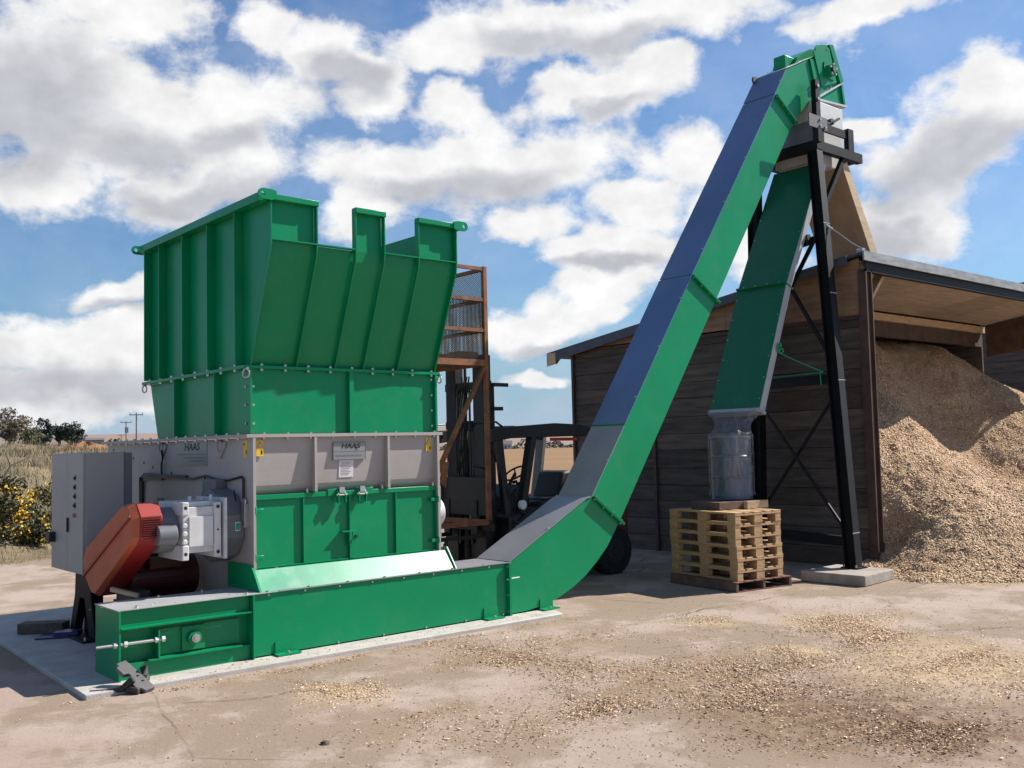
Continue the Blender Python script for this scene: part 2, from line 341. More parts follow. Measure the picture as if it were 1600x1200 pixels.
def text_part(name, s, size, origin, right, up, matn, parent, sx=1., shear=0., extrude=.001):
    cu = bpy.data.curves.new(name, 'FONT'); cu.body = s; cu.size = size; cu.extrude = extrude; cu.shear = shear; cu.offset = size*.02; cu.align_x = 'CENTER'; cu.align_y = 'CENTER'
    t = bpy.data.objects.new(name, cu); COL.objects.link(t); dg = bpy.context.evaluated_depsgraph_get(); me = bpy.data.meshes.new_from_object(t.evaluated_get(dg)); bpy.data.objects.remove(t)
    me.materials.clear(); me.materials.append(MATS[matn]); me.name = name
    r, u = Vector(right).normalized(), Vector(up).normalized(); nn = r.cross(u); off = ORG[parent.name]
    for v in me.vertices: v.co = Vector(origin) + r*v.co.x*sx + u*v.co.y + nn*v.co.z - off
    o = bpy.data.objects.new(name, me); COL.objects.link(o); o.parent = parent; ORG[o.name] = off; return o
# ================================================================== SHREDDER
sh = thing('wood_shredder', 'big green and grey wood shredder with tall open hopper on the concrete slab', 'shredder', (5.1, 9.6, 0))
XL, XR = 4.05, 6.13
# --- upper hopper -----------------------------------------------------------
def plate_line(z_top): return [(8.395, 2.585), (8.0, 3.58), (7.985, 3.68)] + ([(7.985, z_top)] if z_top > 3.69 else [])
b = M('green_paint')
fins = [XL, 4.51, 4.925, 5.245, 5.65, XR - .012]
for x0, x1, zt in ((XL, 4.51, 4.08), (4.51, 4.925, 3.68), (4.925, 5.245, 4.08), (5.245, 5.65, 3.68), (5.65, XR, 4.08)):
    ln = plate_line(zt); b.strip([(x0, y, z) for y, z in ln], (x1 - x0 - .0005, 0, 0), (0, .012, 0), 0)
hop = b.build('hopper_front', None, sh)
b = M('green_paint')
b.yz([(8.39, 2.585), (7.985, 3.58), (7.985, 4.08), (10.78, 4.08), (10.78, 2.585)], XL + .001, XL + .012)
b.build('hopper_side', None, sh)
b = M('green_paint'); b.yz([(8.39, 2.585), (7.985, 3.58), (7.985, 4.08), (10.78, 4.08), (10.78, 2.585)], XR - .013, XR - .002); b.build('hopper_side', None, sh)
M('green_paint').box(XL + .013, XR - .014, 10.77, 10.782, 2.585, 4.08).build('hopper_back', None, sh)
for i, x in enumerate(fins):
    top = 3.70 if i in (9,) else 4.035
    b = M('green_paint').yz([(8.345, 2.592), (7.945, 3.58), (7.93, 3.68), (7.93, top), (7.9835, top), (7.9835, 3.58), (8.385, 2.592)], x, x + .012)
    b.build('hopper_rib', None, sh)
for y in (8.49, 9.10, 9.705, 10.32, 10.74): M('green_paint').yz([(y, 2.6), (y, 4.02), (y + .012, 4.02), (y + .012, 2.6)], 3.965, XL).build('hopper_rib', None, sh)
for y in (8.6, 9.3, 10.0): M('green_paint').box(XR, XR + .08, y, y + .012, 2.6, 4.02).build('hopper_rib', None, sh)
for x0, x1 in ((XL + .013, 4.51), (4.523, 4.925), (5.258, 5.65), (5.663, XR - .013)):
    M('green_paint').box(x0, x1, 7.931, 7.984, 3.682, 3.694).build('hopper_ledge', None, sh)
for x0, x1 in ((XL, 4.523), (4.925, 5.258), (5.65, XR)):
    M('green_paint').box(x0 - .004, x1 + .004, 7.915, 7.99, 4.037, 4.088).build('top_bar', None, sh, bevel=.004)
M('green_paint').box(3.945, XL - .002, 7.96, 10.86, 4.022, 4.098).build('top_rail', None, sh, bevel=.006)
M('green_paint').box(XR + .002, XR + .07, 7.96, 10.8, 4.03, 4.098).build('top_rail', None, sh, bevel=.006)
def lug(cx, y, z, sgn):
    n = 20; r, h = .048, .021; b = M('green_paint'); pts = [(cx + sgn*.12, z + r*.95)]
    arc = [(cx - sgn*r*math.sin(t), z + r*math.cos(t)) for t in (math.pi*i/n for i in range(n+1))]
    out = [(cx + sgn*.13, z + r)] + arc + [(cx + sgn*.13, z - r)]
    inn = [(cx + h*math.cos(t), z + h*math.sin(t)) for t in (2*math.pi*i/24 for i in range(24))]
    # plate with a round hole: ring quads between the outline and the hole
    m = 24; outl = []
    for i in range(m):
        t = 2*math.pi*i/m; dx, dz = math.cos(t), math.sin(t)
        if dx*sgn > .05: k = min(.13/abs(dx), r/abs(dz) if abs(dz) > 1e-6 else 9)
        else: k = r
        outl.append((cx + dx*k, z + dz*k))
    vs = []; fs = []
    for yy in (y, y + .016):
        vs += [(px, yy, pz) for px, pz in outl] + [(px, yy, pz) for px, pz in inn]
    for i in range(m):
        j = (i+1) % m
        fs += [(i, j, m+j, m+i), (2*m+j, 2*m+i, 3*m+i, 3*m+j), (i, 2*m+i, 2*m+j, j), (m+j, 3*m+j, 3*m+i, m+i)]
    b.add(vs, fs); return b.build('lifting_lug', None, sh)
lug(3.965, 7.90, 4.075, 1); lug(3.925, 10.875, 4.06, 1); lug(6.205, 7.90, 4.063, -1)
# --- bolted flange between upper and lower hopper ---------------------------
b = M('green_paint')
b.box(3.975, XR + .05, 8.335, 8.396, 2.562, 2.590).box(3.975, XL, 8.396, 10.84, 2.562, 2.590).box(XR - .01, XR + .05, 8.396, 10.84, 2.562, 2.59)
b.bolts([(4.16 + .24*i, 8.352, 2.59) for i in range(9)], (0,0,1), .016, .018); b.bolts([(4.16 + .24*i, 8.352, 2.562) for i in range(9)], (0,0,-1), .016, .02)
b.bolts([(3.995, 8.55 + .3*i, 2.59) for i in range(8)], (0,0,1), .016, .018); b.bolts([(3.995, 8.55 + .3*i, 2.562) for i in range(8)], (0,0,-1), .016, .02)
b.build('hopper_flange', None, sh)
for c, ax in (((4.005, 8.345, 2.515), (1, .45, 0)), ((6.185, 8.35, 2.515), (1, -.15, 0)), ((3.99, 10.80, 2.515), (1, .25, 0))):
    M('zinc').torus(c, ax, .038, .008).cyl((c[0], c[1] - .03, c[2] + .042), (c[0], c[1] + .03, c[2] + .042), .015, 10).build('shackle', None, sh)
# --- lower hopper -----------------------------------------------------------
b = M('green_paint'); b.box(XL + .012, XR, 8.38, 8.392, 1.965, 2.561)
b.build('lower_hopper_front', None, sh)
b = M('green_paint'); b.yz([(8.38, 1.965), (8.38, 2.561), (10.78, 2.561), (10.57, 1.965)], XL, XL + .011)
b.bolts([(XL, 8.355 + .0, 2.0 + .19*i) for i in range(0)], (-1,0,0)); b.build('lower_hopper_side', None, sh)
M('green_paint').yz([(8.393, 1.965), (8.393, 2.561), (10.78, 2.561), (10.57, 1.965)], XR - .011, XR).build('lower_hopper_side', None, sh)
M('green_paint').prism([(XL + .012, 10.565, 1.965), (XR - .012, 10.565, 1.965), (XR - .012, 10.77, 2.561), (XL + .012, 10.77, 2.561)], (0, .012, .0)).build('lower_hopper_back', None, sh)
M('green_paint').box(5.082, 5.13, 8.335, 8.379, 1.966, 2.561).build('lower_hopper_rib', None, sh)
b = M('green_paint').box(XL - .01, XL + .011, 8.335, 8.379, 1.966, 2.561); b.bolts([(XL + .035, 8.38, 2.06 + .17*i) for i in range(3)], (0,-1,0), .013, .016); b.bolts([(XL, 8.43, 2.06 + .17*i) for i in range(3)], (-1,0,0), .013, .016); b.build('lower_hopper_rib', None, sh)
b = M('green_paint').box(XR - .012, XR + .01, 8.335, 8.379, 1.966, 2.561); b.bolts([(XR - .04, 8.38, 2.03 + .16*i) for i in range(4)], (0,-1,0), .013, .016); b.build('lower_hopper_rib', None, sh)
for y in (8.97, 9.94): M('green_paint').yz([(y, 1.97), (y, 2.56), (y + .012, 2.56), (y + .012, 1.97)], 3.975, XL).build('lower_hopper_rib', None, sh)
# --- grey body --------------------------------------------------------------
b = M('grey_paint')
b.yz([(8.33, .30), (8.33, 1.93), (12.15, 1.93), (12.15, .30)], XL, XL + .02)
b.box(XR - .02, XR, 8.41, 12.15, .30, 1.93).box(XL + .02, XR - .02, 12.13, 12.15, .3, 1.93).box(XL + .021, XR - .021, 10.60, 12.12, 1.90, 1.92)
b.build('body_side', None, sh)
b = M('grey_paint')   # recessed feed panel, curling inward at the bottom
prof = [(8.343, 1.93), (8.353, 1.75), (8.364, 1.60), (8.37, 1.53)] + [(8.37 + .12*(1 - math.cos(t)), 1.53 - .15*math.sin(t)) for t in (R(15), R(32), R(50), R(70), R(90))]
b.strip([(XL + .021, y, z) for y, z in prof], (XR - XL - .042, 0, 0), (0, .012, 0), 0)
b.build('feed_panel', None, sh)
b = M('grey_paint')
b.box(3.985, XR + .045, 8.30, 8.362, 1.9315, 1.962).box(3.985, XL - .001, 8.362, 12.15, 1.934, 1.962).box(XR + .001, XR + .045, 8.362, 12.15, 1.934, 1.962)
b.bolts([(4.16 + .24*i, 8.318, 1.962) for i in range(9)], (0,0,1), .014, .016); b.bolts([(4.16 + .24*i, 8.318, 1.934) for i in range(9)], (0,0,-1), .014, .022); b.bolts([(4.0, 8.5 + .24*i, 1.934) for i in range(15)], (0,0,-1), .014, .022)
b.bolts([(4.0, 8.5 + .24*i, 1.962) for i in range(15)], (0,0,1), .014, .016)
b.build('body_flange', None, sh)
for x in (XL - .004, 4.672, 5.492, XR - .026):
    M('grey_paint').yz([(8.302, 1.931), (8.302, .70 if x in (XL - .004, XR - .026) else 1.415), (8.329 if x < 4.1 else 8.345, .70 if x in (XL - .004, XR - .026) else 1.415), (8.38 if x > 4.1 else 8.329, 1.46), (8.342 if x > 4.1 else 8.329, 1.931)], x, x + .026).build('body_post', None, sh)
# --- nameplate, paper notice, warning labels ---------------------------------
np_ = M('nameplate_grey').box(4.89, 5.255, 8.334, 8.352, 1.705, 1.875).build('nameplate', None, sh)
b = M('nameplate_line')
for z in (1.707, 1.785, 1.872): b.box(4.892, 5.253, 8.3325, 8.334, z - .0018, z + .0018)
for x in (4.893, 5.252): b.box(x - .0018, x + .0018, 8.3325, 8.334, 1.709, 1.87)
xx = 4.915
for w in (.016, .03, .02, .012, .04, .03, .014, .026, .034, .012, .03, .02):
    b.box(xx, xx + w*.8, 8.3325, 8.334, 1.738, 1.752); xx += w*.8 + .006
b.build('nameplate_border', None, np_)
text_part('nameplate_lettering', 'HAAS', .062, (5.085, 8.3325, 1.836), (1,0,0), (0,0,1), 'label_black', np_, sx=1.35, shear=.15)
M('label_black').prism([(5.125, 8.3322, 1.826), (5.14, 8.3322, 1.826), (5.157, 8.3322, 1.795), (5.15, 8.3322, 1.795)], (0, .0012, 0)).build('nameplate_emblem', None, np_)
ppr = M('label_white').prism([(4.965, 8.351, 1.70), (5.125, 8.351, 1.70), (5.125, 8.3645, 1.535), (4.965, 8.3645, 1.535)], (0, .004, 0)).build('paper_notice', None, sh)
b = M('nameplate_line')
for i in range(9):
    z = 1.68 - .015*i; y = 8.3497 + (1.70 - z)*.082
    b.box(4.985, 5.10 - .03*((i*7) % 3)/2, y, y + .001, z - .0018, z + .0018)
b.build('printed_lines', None, ppr)
def warn(x0, x1, y, z0, z1):
    t = M('yellow_label').box(x0, x1, y, y + .004, z0, z1).build('warning_label', None, sh); w = x1 - x0; c = (x0 + x1)/2; zt = z1 - w*.15; h = w*.75
    M('label_black').xz([(c - w*.42, zt - h), (c + w*.42, zt - h), (c, zt)], y - .0015, y).build('warning_triangle', None, t)
    M('label_white').xz([(c - w*.3, zt - h*.92), (c + w*.3, zt - h*.92), (c, zt - h*.22)], y - .003, y - .0016).build('warning_triangle_face', None, t)
    M('label_black').xz([(c - w*.05, zt - h*.8), (c + w*.05, zt - h*.8), (c + w*.05, zt - h*.5), (c - w*.05, zt - h*.5)], y - .0045, y - .0031).box(c + w*.15, c + w*.36, y - .0015, y, z0 + (z1-z0)*.12, z0 + (z1-z0)*.38).build('warning_pictogram', None, t)
warn(4.095, 4.165, 8.338, 1.76, 1.905); warn(5.985, 6.055, 8.338, 1.765, 1.905)
t = M('yellow_label').box(XL - .004, XL, 8.42, 8.50, 1.755, 1.91).build('warning_label', None, sh)
M('label_black').box(XL - .0055, XL - .004, 8.43, 8.445, 1.78, 1.82).box(XL - .0055, XL - .004, 8.47, 8.49, 1.86, 1.885).build('warning_pictogram', None, t)
sp = M('nameplate_grey').box(XL - .006, XL, 9.30, 10.08, 1.675, 1.925).build('nameplate', None, sh)
text_part('nameplate_lettering', 'HAAS', .10, (XL - .0065, 9.66, 1.862), (0,-1,0), (0,0,1), 'label_black', sp, sx=1.5, shear=.15)
M('nameplate_line').box(XL - .0075, XL - .006, 9.34, 10.02, 1.785, 1.795).box(XL - .0075, XL - .006, 9.34, 9.86, 1.752, 1.762).box(XL - .0075, XL - .006, 9.34, 9.7, 1.72, 1.73).build('nameplate_border', None, sp)
# --- green discharge doors ----------------------------------------------------
for x0, x1, ribs in ((4.076, 5.055, (4.56,)), (5.075, 6.10, (5.595,))):
    d = M('green_paint').box(x0, x1, 8.358, 8.37, .745, 1.36).build('discharge_door', None, sh)
    for x in ribs: M('green_paint').box(x, x + .012, 8.329, 8.357, .748, 1.355).build('door_rib', None, d)
    s = x0 if x0 < 5 else x1 - .012
    M('green_paint').box(s, s + .012, 8.33, 8.357, .748, 1.355).box(x0 + .014, x1 - .014, 8.33, 8.357, .748, .76).build('door_rim', None, d)
    hx = x0 - .02 if x0 < 5 else x1 - .075
    for z in (.83, 1.25): M('green_paint').box(hx, hx + .095, 8.315, 8.345, z, z + .035).cyl((hx + (.012 if x0 < 5 else .085), 8.315, z - .015), (hx + (.012 if x0 < 5 else .085), 8.315, z + .055), .015, 10).build('door_hinge', None, d, bevel=.004)
M('green_paint').box(5.058, 5.072, 8.326, 8.37, .748, 1.358).build('door_post', None, sh)
b = M('green_paint').box(4.078, 6.098, 8.333, 8.375, 1.362, 1.408)
b.box(4.82, 4.93, 8.325, 8.3325, 1.362, 1.43).box(5.24, 5.33, 8.325, 8.3325, 1.362, 1.43).build('door_top_rail', None, sh, bevel=.005)
for x, s in ((4.93, 1), (5.16, -1)):
    b = M('zinc').box(x, x + .055, 8.29, 8.332, 1.39, 1.445); b.use('green_paint').yz([(8.325, 1.435), (8.28, 1.37), (8.285, 1.30), (8.305, 1.29), (8.33, 1.345)], x + .06, x + .072).yz([(8.325, 1.435), (8.28, 1.37), (8.285, 1.30), (8.305, 1.29), (8.33, 1.345)], x - .017, x - .005)
    b.use('zinc').cyl((x - .03, 8.30, 1.37), (x + .085, 8.30, 1.37), .012, 10); b.build('toggle_clamp', None, sh)
b = M('green_paint').box(4.965, 5.135, 8.30, 8.357, 1.01, 1.022).box(5.075, 5.135, 8.30, 8.308, .93, 1.01).box(5.04, 5.066, 8.30, 8.325, .88, 1.01).bolts([(5.11, 8.30, .965)], (0,-1,0), .016, .02, 'dark_iron'); b.build('door_latch', None, sh)
for x in (4.615, 5.45): M('zinc').cyl((x, 8.35, 1.408), (x, 8.35, 1.445), .013, 8).build('lubrication_nipple', None, sh)
# --- sloping apron and green skirt --------------------------------------------
b = M('tray_paint').prism([(4.045, 8.285, .742), (6.185, 8.285, .742), (6.185, 8.148, .562), (4.045, 8.148, .562)], (0, .008, -.006)); b.build('apron', None, sh)
b = M('green_paint').box(4.07, 6.11, 8.286, 8.31, .728, .744); b.build('apron_ledge', None, sh)
M('green_paint').yz([(8.13, .562), (8.285, .775), (8.33, .775), (8.33, .562)], 6.186, 6.2).build('apron_end', None, sh)
M('green_paint').yz([(8.146, .562), (8.285, .745), (8.33, .785), (8.80, .785), (8.80, .562)], 4.026, 4.043).build('apron_end', None, sh)
b = M('green_paint').box(4.06, 6.12, 8.332, 8.345, .30, .742).build('body_base', None, sh)
# --- fittings on the left grey face --------------------------------------------
for y in (8.98, 10.44):
    n = 20; M('grey_paint').yz([(y - .12, 1.90), (y + .12, 1.90), (y + .12, 1.86), (y, 1.745), (y - .12, 1.86)], XL - .018, XL - .001).torus((XL - .02, y, 1.865), (1,0,0), .05, .012).build('lifting_lug', None, sh)
b = M('cable_black')
b.tube([(XL - .02, 11.0, 1.2), (XL - .02, 11.0, 1.52), (XL - .025, 10.93, 1.56), (XL - .02, 10.4, 1.555), (XL - .02, 9.9, 1.55), (XL - .022, 9.6, 1.545), (XL - .02, 9.3, 1.58), (XL - .022, 9.05, 1.545), (XL - .02, 8.8, 1.54), (XL - .02, 8.52, 1.575), (XL - .02, 8.47, 1.55), (XL - .02, 8.47, 1.38)], .012, 6)
b.tube([(XL - .022, 11.03, 1.2), (XL - .022, 11.04, 1.54), (XL - .025, 10.9, 1.59), (XL - .02, 10.4, 1.575), (XL - .02, 9.75, 1.57)], .012, 6)
b.tube([(XL - .02, 10.98, 1.2), (XL - .02, 10.96, 1.5), (XL - .025, 10.9, 1.53), (XL - .02, 10.4, 1.537)], .012, 6)
b.tube([(XL - .02, 10.42, 1.56), (XL - .02, 10.42, 1.70), (XL - .03, 10.36, 1.76), (XL - .05, 10.34, 1.84)], .011, 6)
b.tube([(XL - .02, 9.3, 1.58), (XL - .025, 9.32, 1.5), (XL - .03, 9.36, 1.38), (XL - .05, 9.40, 1.33)], .009, 6)
b.tube([(XL - .04, 8.62, 1.45), (XL - .05, 8.55, 1.30), (XL - .07, 8.50, 1.15), (XL - .05, 8.52, 1.0), (XL - .03, 8.60, .90)], .008, 6)
b.build('cable', None, sh)
b = M('label_black')
for k, (y, z) in enumerate(((11.6, 1.83), (11.3, 1.76), (10.98, 1.71), (10.72, 1.66), (10.2, 1.6), (11.95, 1.86))): b.cyl((XL - .004, y, z), (XL, y, z), .016, 10)
b.build('bolt_hole', None, sh)
M('label_black').box(XL - .006, XL, 10.42, 10.58, 1.27, 1.335).build('junction_plate', None, sh)
b = M('zinc').box(XL - .045, XL, 8.40, 8.46, 1.12, 1.33).cyl((XL - .022, 8.43, 1.33), (XL - .022, 8.43, 1.37), .012, 8); b.use('label_black').box(XL - .047, XL - .045, 8.42, 8.44, 1.135, 1.18); b.build('limit_switch', None, sh, bevel=.003)
M('yellow_label').box(XL - .004, XL, 8.49, 8.52, 1.2, 1.33).build('warning_label', None, sh)
# --- rotor bearing housing, gearbox, belt guard, motor --------------------------
b = M('grey_dark_paint'); n = 10
oct_ = [(8.80 + .335*math.cos(t), 1.13 + .335*math.sin(t)) for t in (2*math.pi*(i + .5)/n for i in range(n))]
b.yz(oct_, 3.845, XL); b.yz([(8.86, 1.40), (8.86, 1.55), (9.15, 1.55), (9.15, 1.40)], 3.93, XL); brg = b.build('bearing_housing', None, sh, bevel=.01)
t = M('label_white').prism([(3.95, 8.476, 1.09), (4.0, 8.476, 1.09), (4.0, 8.476, 1.17), (3.95, 8.476, 1.17)], (0, -.003, 0)).build('direction_label', None, brg); M('label_green').box(3.955, 3.995, 8.470, 8.4725, 1.10, 1.16).build('label_field', None, t)
g = M('grey_gear_paint')
g.box(3.455, 3.80, 8.455, 8.98, .93, 1.33)
for z0, z1 in ((.87, 1.0), (1.26, 1.375)): g.box(3.44, 3.50, 8.425, 8.98, z0, z1); 
for z in (1.03, 1.10, 1.17): g.cyl((3.465, 8.45, z), (3.465, 8.425, z), .024, 14)
g.box(3.735, 3.80, 8.43, 8.98, .88, 1.365)
gear = g.build('gearbox', None, sh, bevel=.008)
M('grey_gear_paint').box(3.508, 3.728, 8.437, 8.454, .985, 1.245).build('gearbox_cover', None, gear, bevel=.003)
M('grey_gear_paint').box(3.815, 3.842, 8.40, 9.02, .86, 1.40).build('mounting_flange', None, gear, bevel=.004)
b = M('label_black')
for x, z in ((3.47, .925), (3.47, 1.325), (3.767, .925), (3.767, 1.325)): b.cyl((x, 8.4245, z), (x, 8.428, z), .016, 12)
b.cyl((3.767, 8.4295, 1.12), (3.767, 8.432, 1.12), .01, 10); b.build('bolt_hole', None, gear)
b = M('grey_gear_paint').box(3.50, 3.78, 8.50, 8.95, 1.331, 1.375).cyl((3.57, 8.58, 1.375), (3.57, 8.58, 1.42), .016, 10).cyl((3.70, 8.62, 1.375), (3.70, 8.62, 1.405), .022, 10).cyl((3.74, 8.52, 1.375), (3.74, 8.52, 1.43), .014, 10); b.build('gearbox_lid', None, gear, bevel=.004)
M('grey_dark_paint').cyl((3.455, 8.72, 1.13), (3.30, 8.72, 1.13), .20, 24).build('gearbox_hub', None, gear)
M('grey_dark_paint').cyl((3.40, 8.50, 1.10), (3.24, 8.50, 1.10), .095, 20, .085).build('shaft_cover', None, gear, bevel=.006)
# belt guard: rounded slanted box in a plane across the shafts, bevelled outer rim
GP = [(8.60, 1.375), (8.78, 1.375), (9.77, .92), (9.86, .80), (9.80, .66), (9.60, .51), (9.50, .505), (8.57, 1.03), (8.50, 1.10), (8.50, 1.27)]
cy = sum(p[0] for p in GP)/len(GP); cz = sum(p[1] for p in GP)/len(GP)
inner = [(cy + (y - cy)*.955, cz + (z - cz)*.93) for y, z in GP]
b = M('red_guard').yz(GP, 3.10, 3.30); guard = b.build('belt_guard', None, sh, bevel=.012)
b = M('orange_guard'); n = len(GP); vs = [(3.099, y, z) for y, z in GP] + [(3.045, y, z) for y, z in inner]
def halfsplit():   # outer cover: bevelled rim with a groove along the middle
    b.add(vs, [(i, (i+1) % n, (i+1) % n + n, i + n) for i in range(n)] + [tuple(range(n, 2*n))[::-1]])
halfsplit(); gc = b.build('guard_cover', None, guard, smooth=False)
M('red_guard').bar((3.043, 8.56, 1.275), (3.043, 9.80, .67), .02, .022, (1,0,0)).build('guard_seam', None, gc)
b = M('label_black')
for i in range(10): b.box(3.13, 3.28, 8.494, 8.4995, 1.10 + .019*i - .02, 1.106 + .019*i - .02)
b.build('guard_louvres', None, guard)
b = M('red_guard')
for i in range(9): b.box(3.12, 3.29, 8.478, 8.4935, 1.092 + .019*i, 1.096 + .019*i)
b.build('guard_louvre_lips', None, guard)
b = M('motor_red').cyl((3.31, 9.45, .64), (3.95, 9.45, .64), .19, 28)
for i in range(16):
    a = 2*math.pi*i/16; b.obox((3.62, 9.45 + .205*math.cos(a), .64 + .205*math.sin(a)), (.26, 0, 0), (0, .02*math.cos(a), .02*math.sin(a)), (0, -.004*math.sin(a), .004*math.cos(a)))
b.box(3.45, 3.75, 9.2, 9.32, .74, .84); b.build('motor', None, sh)
b = M('dark_iron').box(3.32, 4.04, 9.02, 9.12, .02, .42).box(3.32, 4.04, 9.7, 9.8, .02, .42).box(3.4, 4.04, 9.13, 9.69, .38, .42)
b.prism([(3.0, 9.3, .0), (3.12, 9.3, .0), (3.3, 9.3, .34), (3.3, 9.3, .42)], (0, .05, 0)); b.build('motor_bracket', None, sh)
M('dark_iron').box(4.10, 6.08, 8.7, 12.0, .0, .30).build('base_frame', None, sh)
M('white_plate').cyl((XR + .001, 8.56, 1.12), (XR + .15, 8.56, 1.12), .15, 28).build('bearing_cover', None, sh, bevel=.01)
M('grey_dark_paint').box(XR + .001, XR + .1, 8.42, 9.0, .86, 1.4).build('bearing_housing', None, sh, bevel=.01)

# ================================================================== CONVEYOR
YF, YB = 8.137, 8.665
cv = thing('chain_conveyor', 'green chain conveyor with flat trough, curved bend and steep incline rising beside the black tower', 'conveyor', (6.9, 8.4, 0))
b = M('green_paint').box(3.95, 6.865, YF, YB, .012, .552); b.bolts([(4.1 + .36*i, YF, .535) for i in range(8)], (0,-1,0), .010, .012); b.bolts([(4.3 + .5*i, YF, .02) for i in range(6)], (0,-1,0), .010, .012); b.build('trough', None, cv)
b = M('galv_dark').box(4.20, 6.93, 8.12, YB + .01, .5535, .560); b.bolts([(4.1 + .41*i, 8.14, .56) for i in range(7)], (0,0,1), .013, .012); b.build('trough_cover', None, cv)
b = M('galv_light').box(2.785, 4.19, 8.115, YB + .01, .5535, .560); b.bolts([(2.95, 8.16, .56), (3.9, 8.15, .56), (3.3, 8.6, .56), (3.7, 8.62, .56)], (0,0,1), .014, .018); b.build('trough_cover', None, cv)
b = M('green_paint').yz([(8.075, .012), (8.075, .552), (8.095, .552), (8.095, .012)], 6.866, 6.866); 
b = M('green_paint').box(6.868, 6.882, 8.09, YB + .04, .0, .5525).box(6.884, 6.898, 8.09, YB + .04, .0, .5525); b.bolts([(6.868, 8.112, z) for z in (.05, .22, .38, .52)], (-1,0,0), .011, .018); b.build('joint_flange', None, cv)
M('zinc').cyl((6.84, 8.105, .385), (7.02, 8.105, .39), .008, 8).build('drain_pin', None, cv)
# tension end box
eb = M('green_paint').box(2.80, 3.935, 8.215, YB, .0, .552).build('tension_box', None, cv)
M('green_paint').box(2.79, 2.806, 8.105, YB + .001, .0, .5525).build('end_plate', None, eb)
M('green_paint').box(2.807, 3.93, 8.155, 8.214, .418, .552).build('side_panel', None, eb)
M('green_paint').box(2.807, 3.93, 8.145, 8.214, .0, .125).build('side_panel', None, eb)
M('green_paint').box(2.807, 3.925, 8.095, 8.154, .404, .417).build('guide_rail', None, eb); M('green_paint').box(3.03, 3.84, 8.105, 8.20, .126, .138).build('guide_rail', None, eb)
M('green_paint').box(3.935, 3.949, 8.09, YB + .001, .0, .5525).build('joint_flange', None, eb)
M('green_paint').box(3.115, 3.85, 8.19, 8.2145, .15, .36).box(3.11, 3.124, 8.11, 8.19, .14, .37).build('take_up_slide', None, eb)
b = M('zinc').cyl((2.62, 8.13, .29), (3.155, 8.13, .285), .0135, 12)
for x in (2.755, 2.835, 3.085, 3.14): b.cyl((x, 8.13, .288), (x + .028, 8.13, .288), .026, 6)
b.build('take_up_screw', None, eb)
b = M('green_paint').box(3.33, 3.53, 8.165, 8.19, .155, .355).cyl((3.43, 8.165, .255), (3.43, 8.13, .255), .058, 24); bb = b.build('bearing', None, eb, bevel=.004)
M('zinc').cyl((3.43, 8.135, .255), (3.43, 8.112, .255), .036, 20).cyl((3.43, 8.113, .255), (3.43, 8.102, .255), .022, 6).build('shaft_end', None, bb)
for x in (4.16, 6.54, 7.33):
    M('green_paint').box(x, x + .19, 8.125, 8.136, .004, .115).box(x - .02, x + .21, 8.03, 8.125, .004, .016).bolts([(x + .1, 8.07, .016)], (0,0,1), .014, .02).build('foot_bracket', None, cv)
# bend
bend = [(6.899, .012), (6.899, .552), (8.08, 1.165), (8.173, 1.185), (8.62, .868)]
arc = [(8.55, .76), (8.42, .60), (8.24, .44), (8.05, .30), (7.84, .185), (7.62, .10), (7.40, .045), (7.15, .015)]
M('green_paint').xz(bend + arc, YF, YB).build('bend_section', None, cv)
def cover(pts, m, name='top_cover', over=.014):
    bq = M(m)
    for p, q in zip(pts[:-1], pts[1:]):
        d = Vector((q[0]-p[0], 0, q[1]-p[1])).normalized(); nn = Vector((-d.z, 0, d.x))*.008
        P = Vector((p[0], YF - over, p[1])) + nn*.15; Q = Vector((q[0], YF - over, q[1])) + nn*.15
        bq.prism([P, Q, Q + nn, P + nn], (0, YB - YF + 2*over, 0))
        l = (Vector(q) - Vector(p)).length; k = max(1, int(l/.7))
        for i in range(k):
            f = (i + .5)/k; c = P.lerp(Q, f) + nn; n2 = nn.normalized(); bq.bolts([c + Vector((0, .018, 0)), c + Vector((0, YB - YF + .012, 0))], n2, .011, .012)
    return bq.build(name, None, cv)
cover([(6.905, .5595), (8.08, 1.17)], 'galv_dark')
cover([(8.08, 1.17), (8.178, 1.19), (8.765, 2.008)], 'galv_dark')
def lerp2(a, c, t): return (a[0] + (c[0]-a[0])*t, a[1] + (c[1]-a[1])*t)
J = [((8.19, 1.19), (8.64, .872)), ((10.14, 3.97), (10.63, 3.67)), ((12.19, 6.82), (12.66, 6.52))]
for (a, c), (a2, c2) in zip(J[:-1], J[1:]):
    M('green_paint').xz([a, a2, c2, c], YF, YB).build('incline_section', None, cv)
cover([(8.78, 2.03), (10.14, 3.965)], 'galv_sky_sheen'); cover([(10.15, 3.98), (12.19, 6.82)], 'galv_sky_sheen')
for k, (a, c) in enumerate(J):
    d = Vector((c[0]-a[0], 0, c[1]-a[1])); l = d.length; d.normalize(); nn = Vector((-d.z, 0, d.x)); nn = nn if nn.z > 0 else -nn
    b = M('green_paint')
    for s in (-.012, .003):
        P = Vector((a[0], YF - .05, a[1])) + nn*s + d*.012; Q = Vector((c[0], YF - .05, c[1])) + nn*s + d*.05
        b.prism([P, Q, Q + nn*.009, P + nn*.009], (0, YB - YF + .09, 0))
    for i in range(4):
        p = Vector((a[0], YF - .028, a[1])) + d*(.03 + (l - .0)*i/3.2) - nn*.012; b.bolts([p], -nn, .012, .016); b.bolts([p + nn*.024], nn, .012, .016)
    b.build('joint_flange', None, cv)
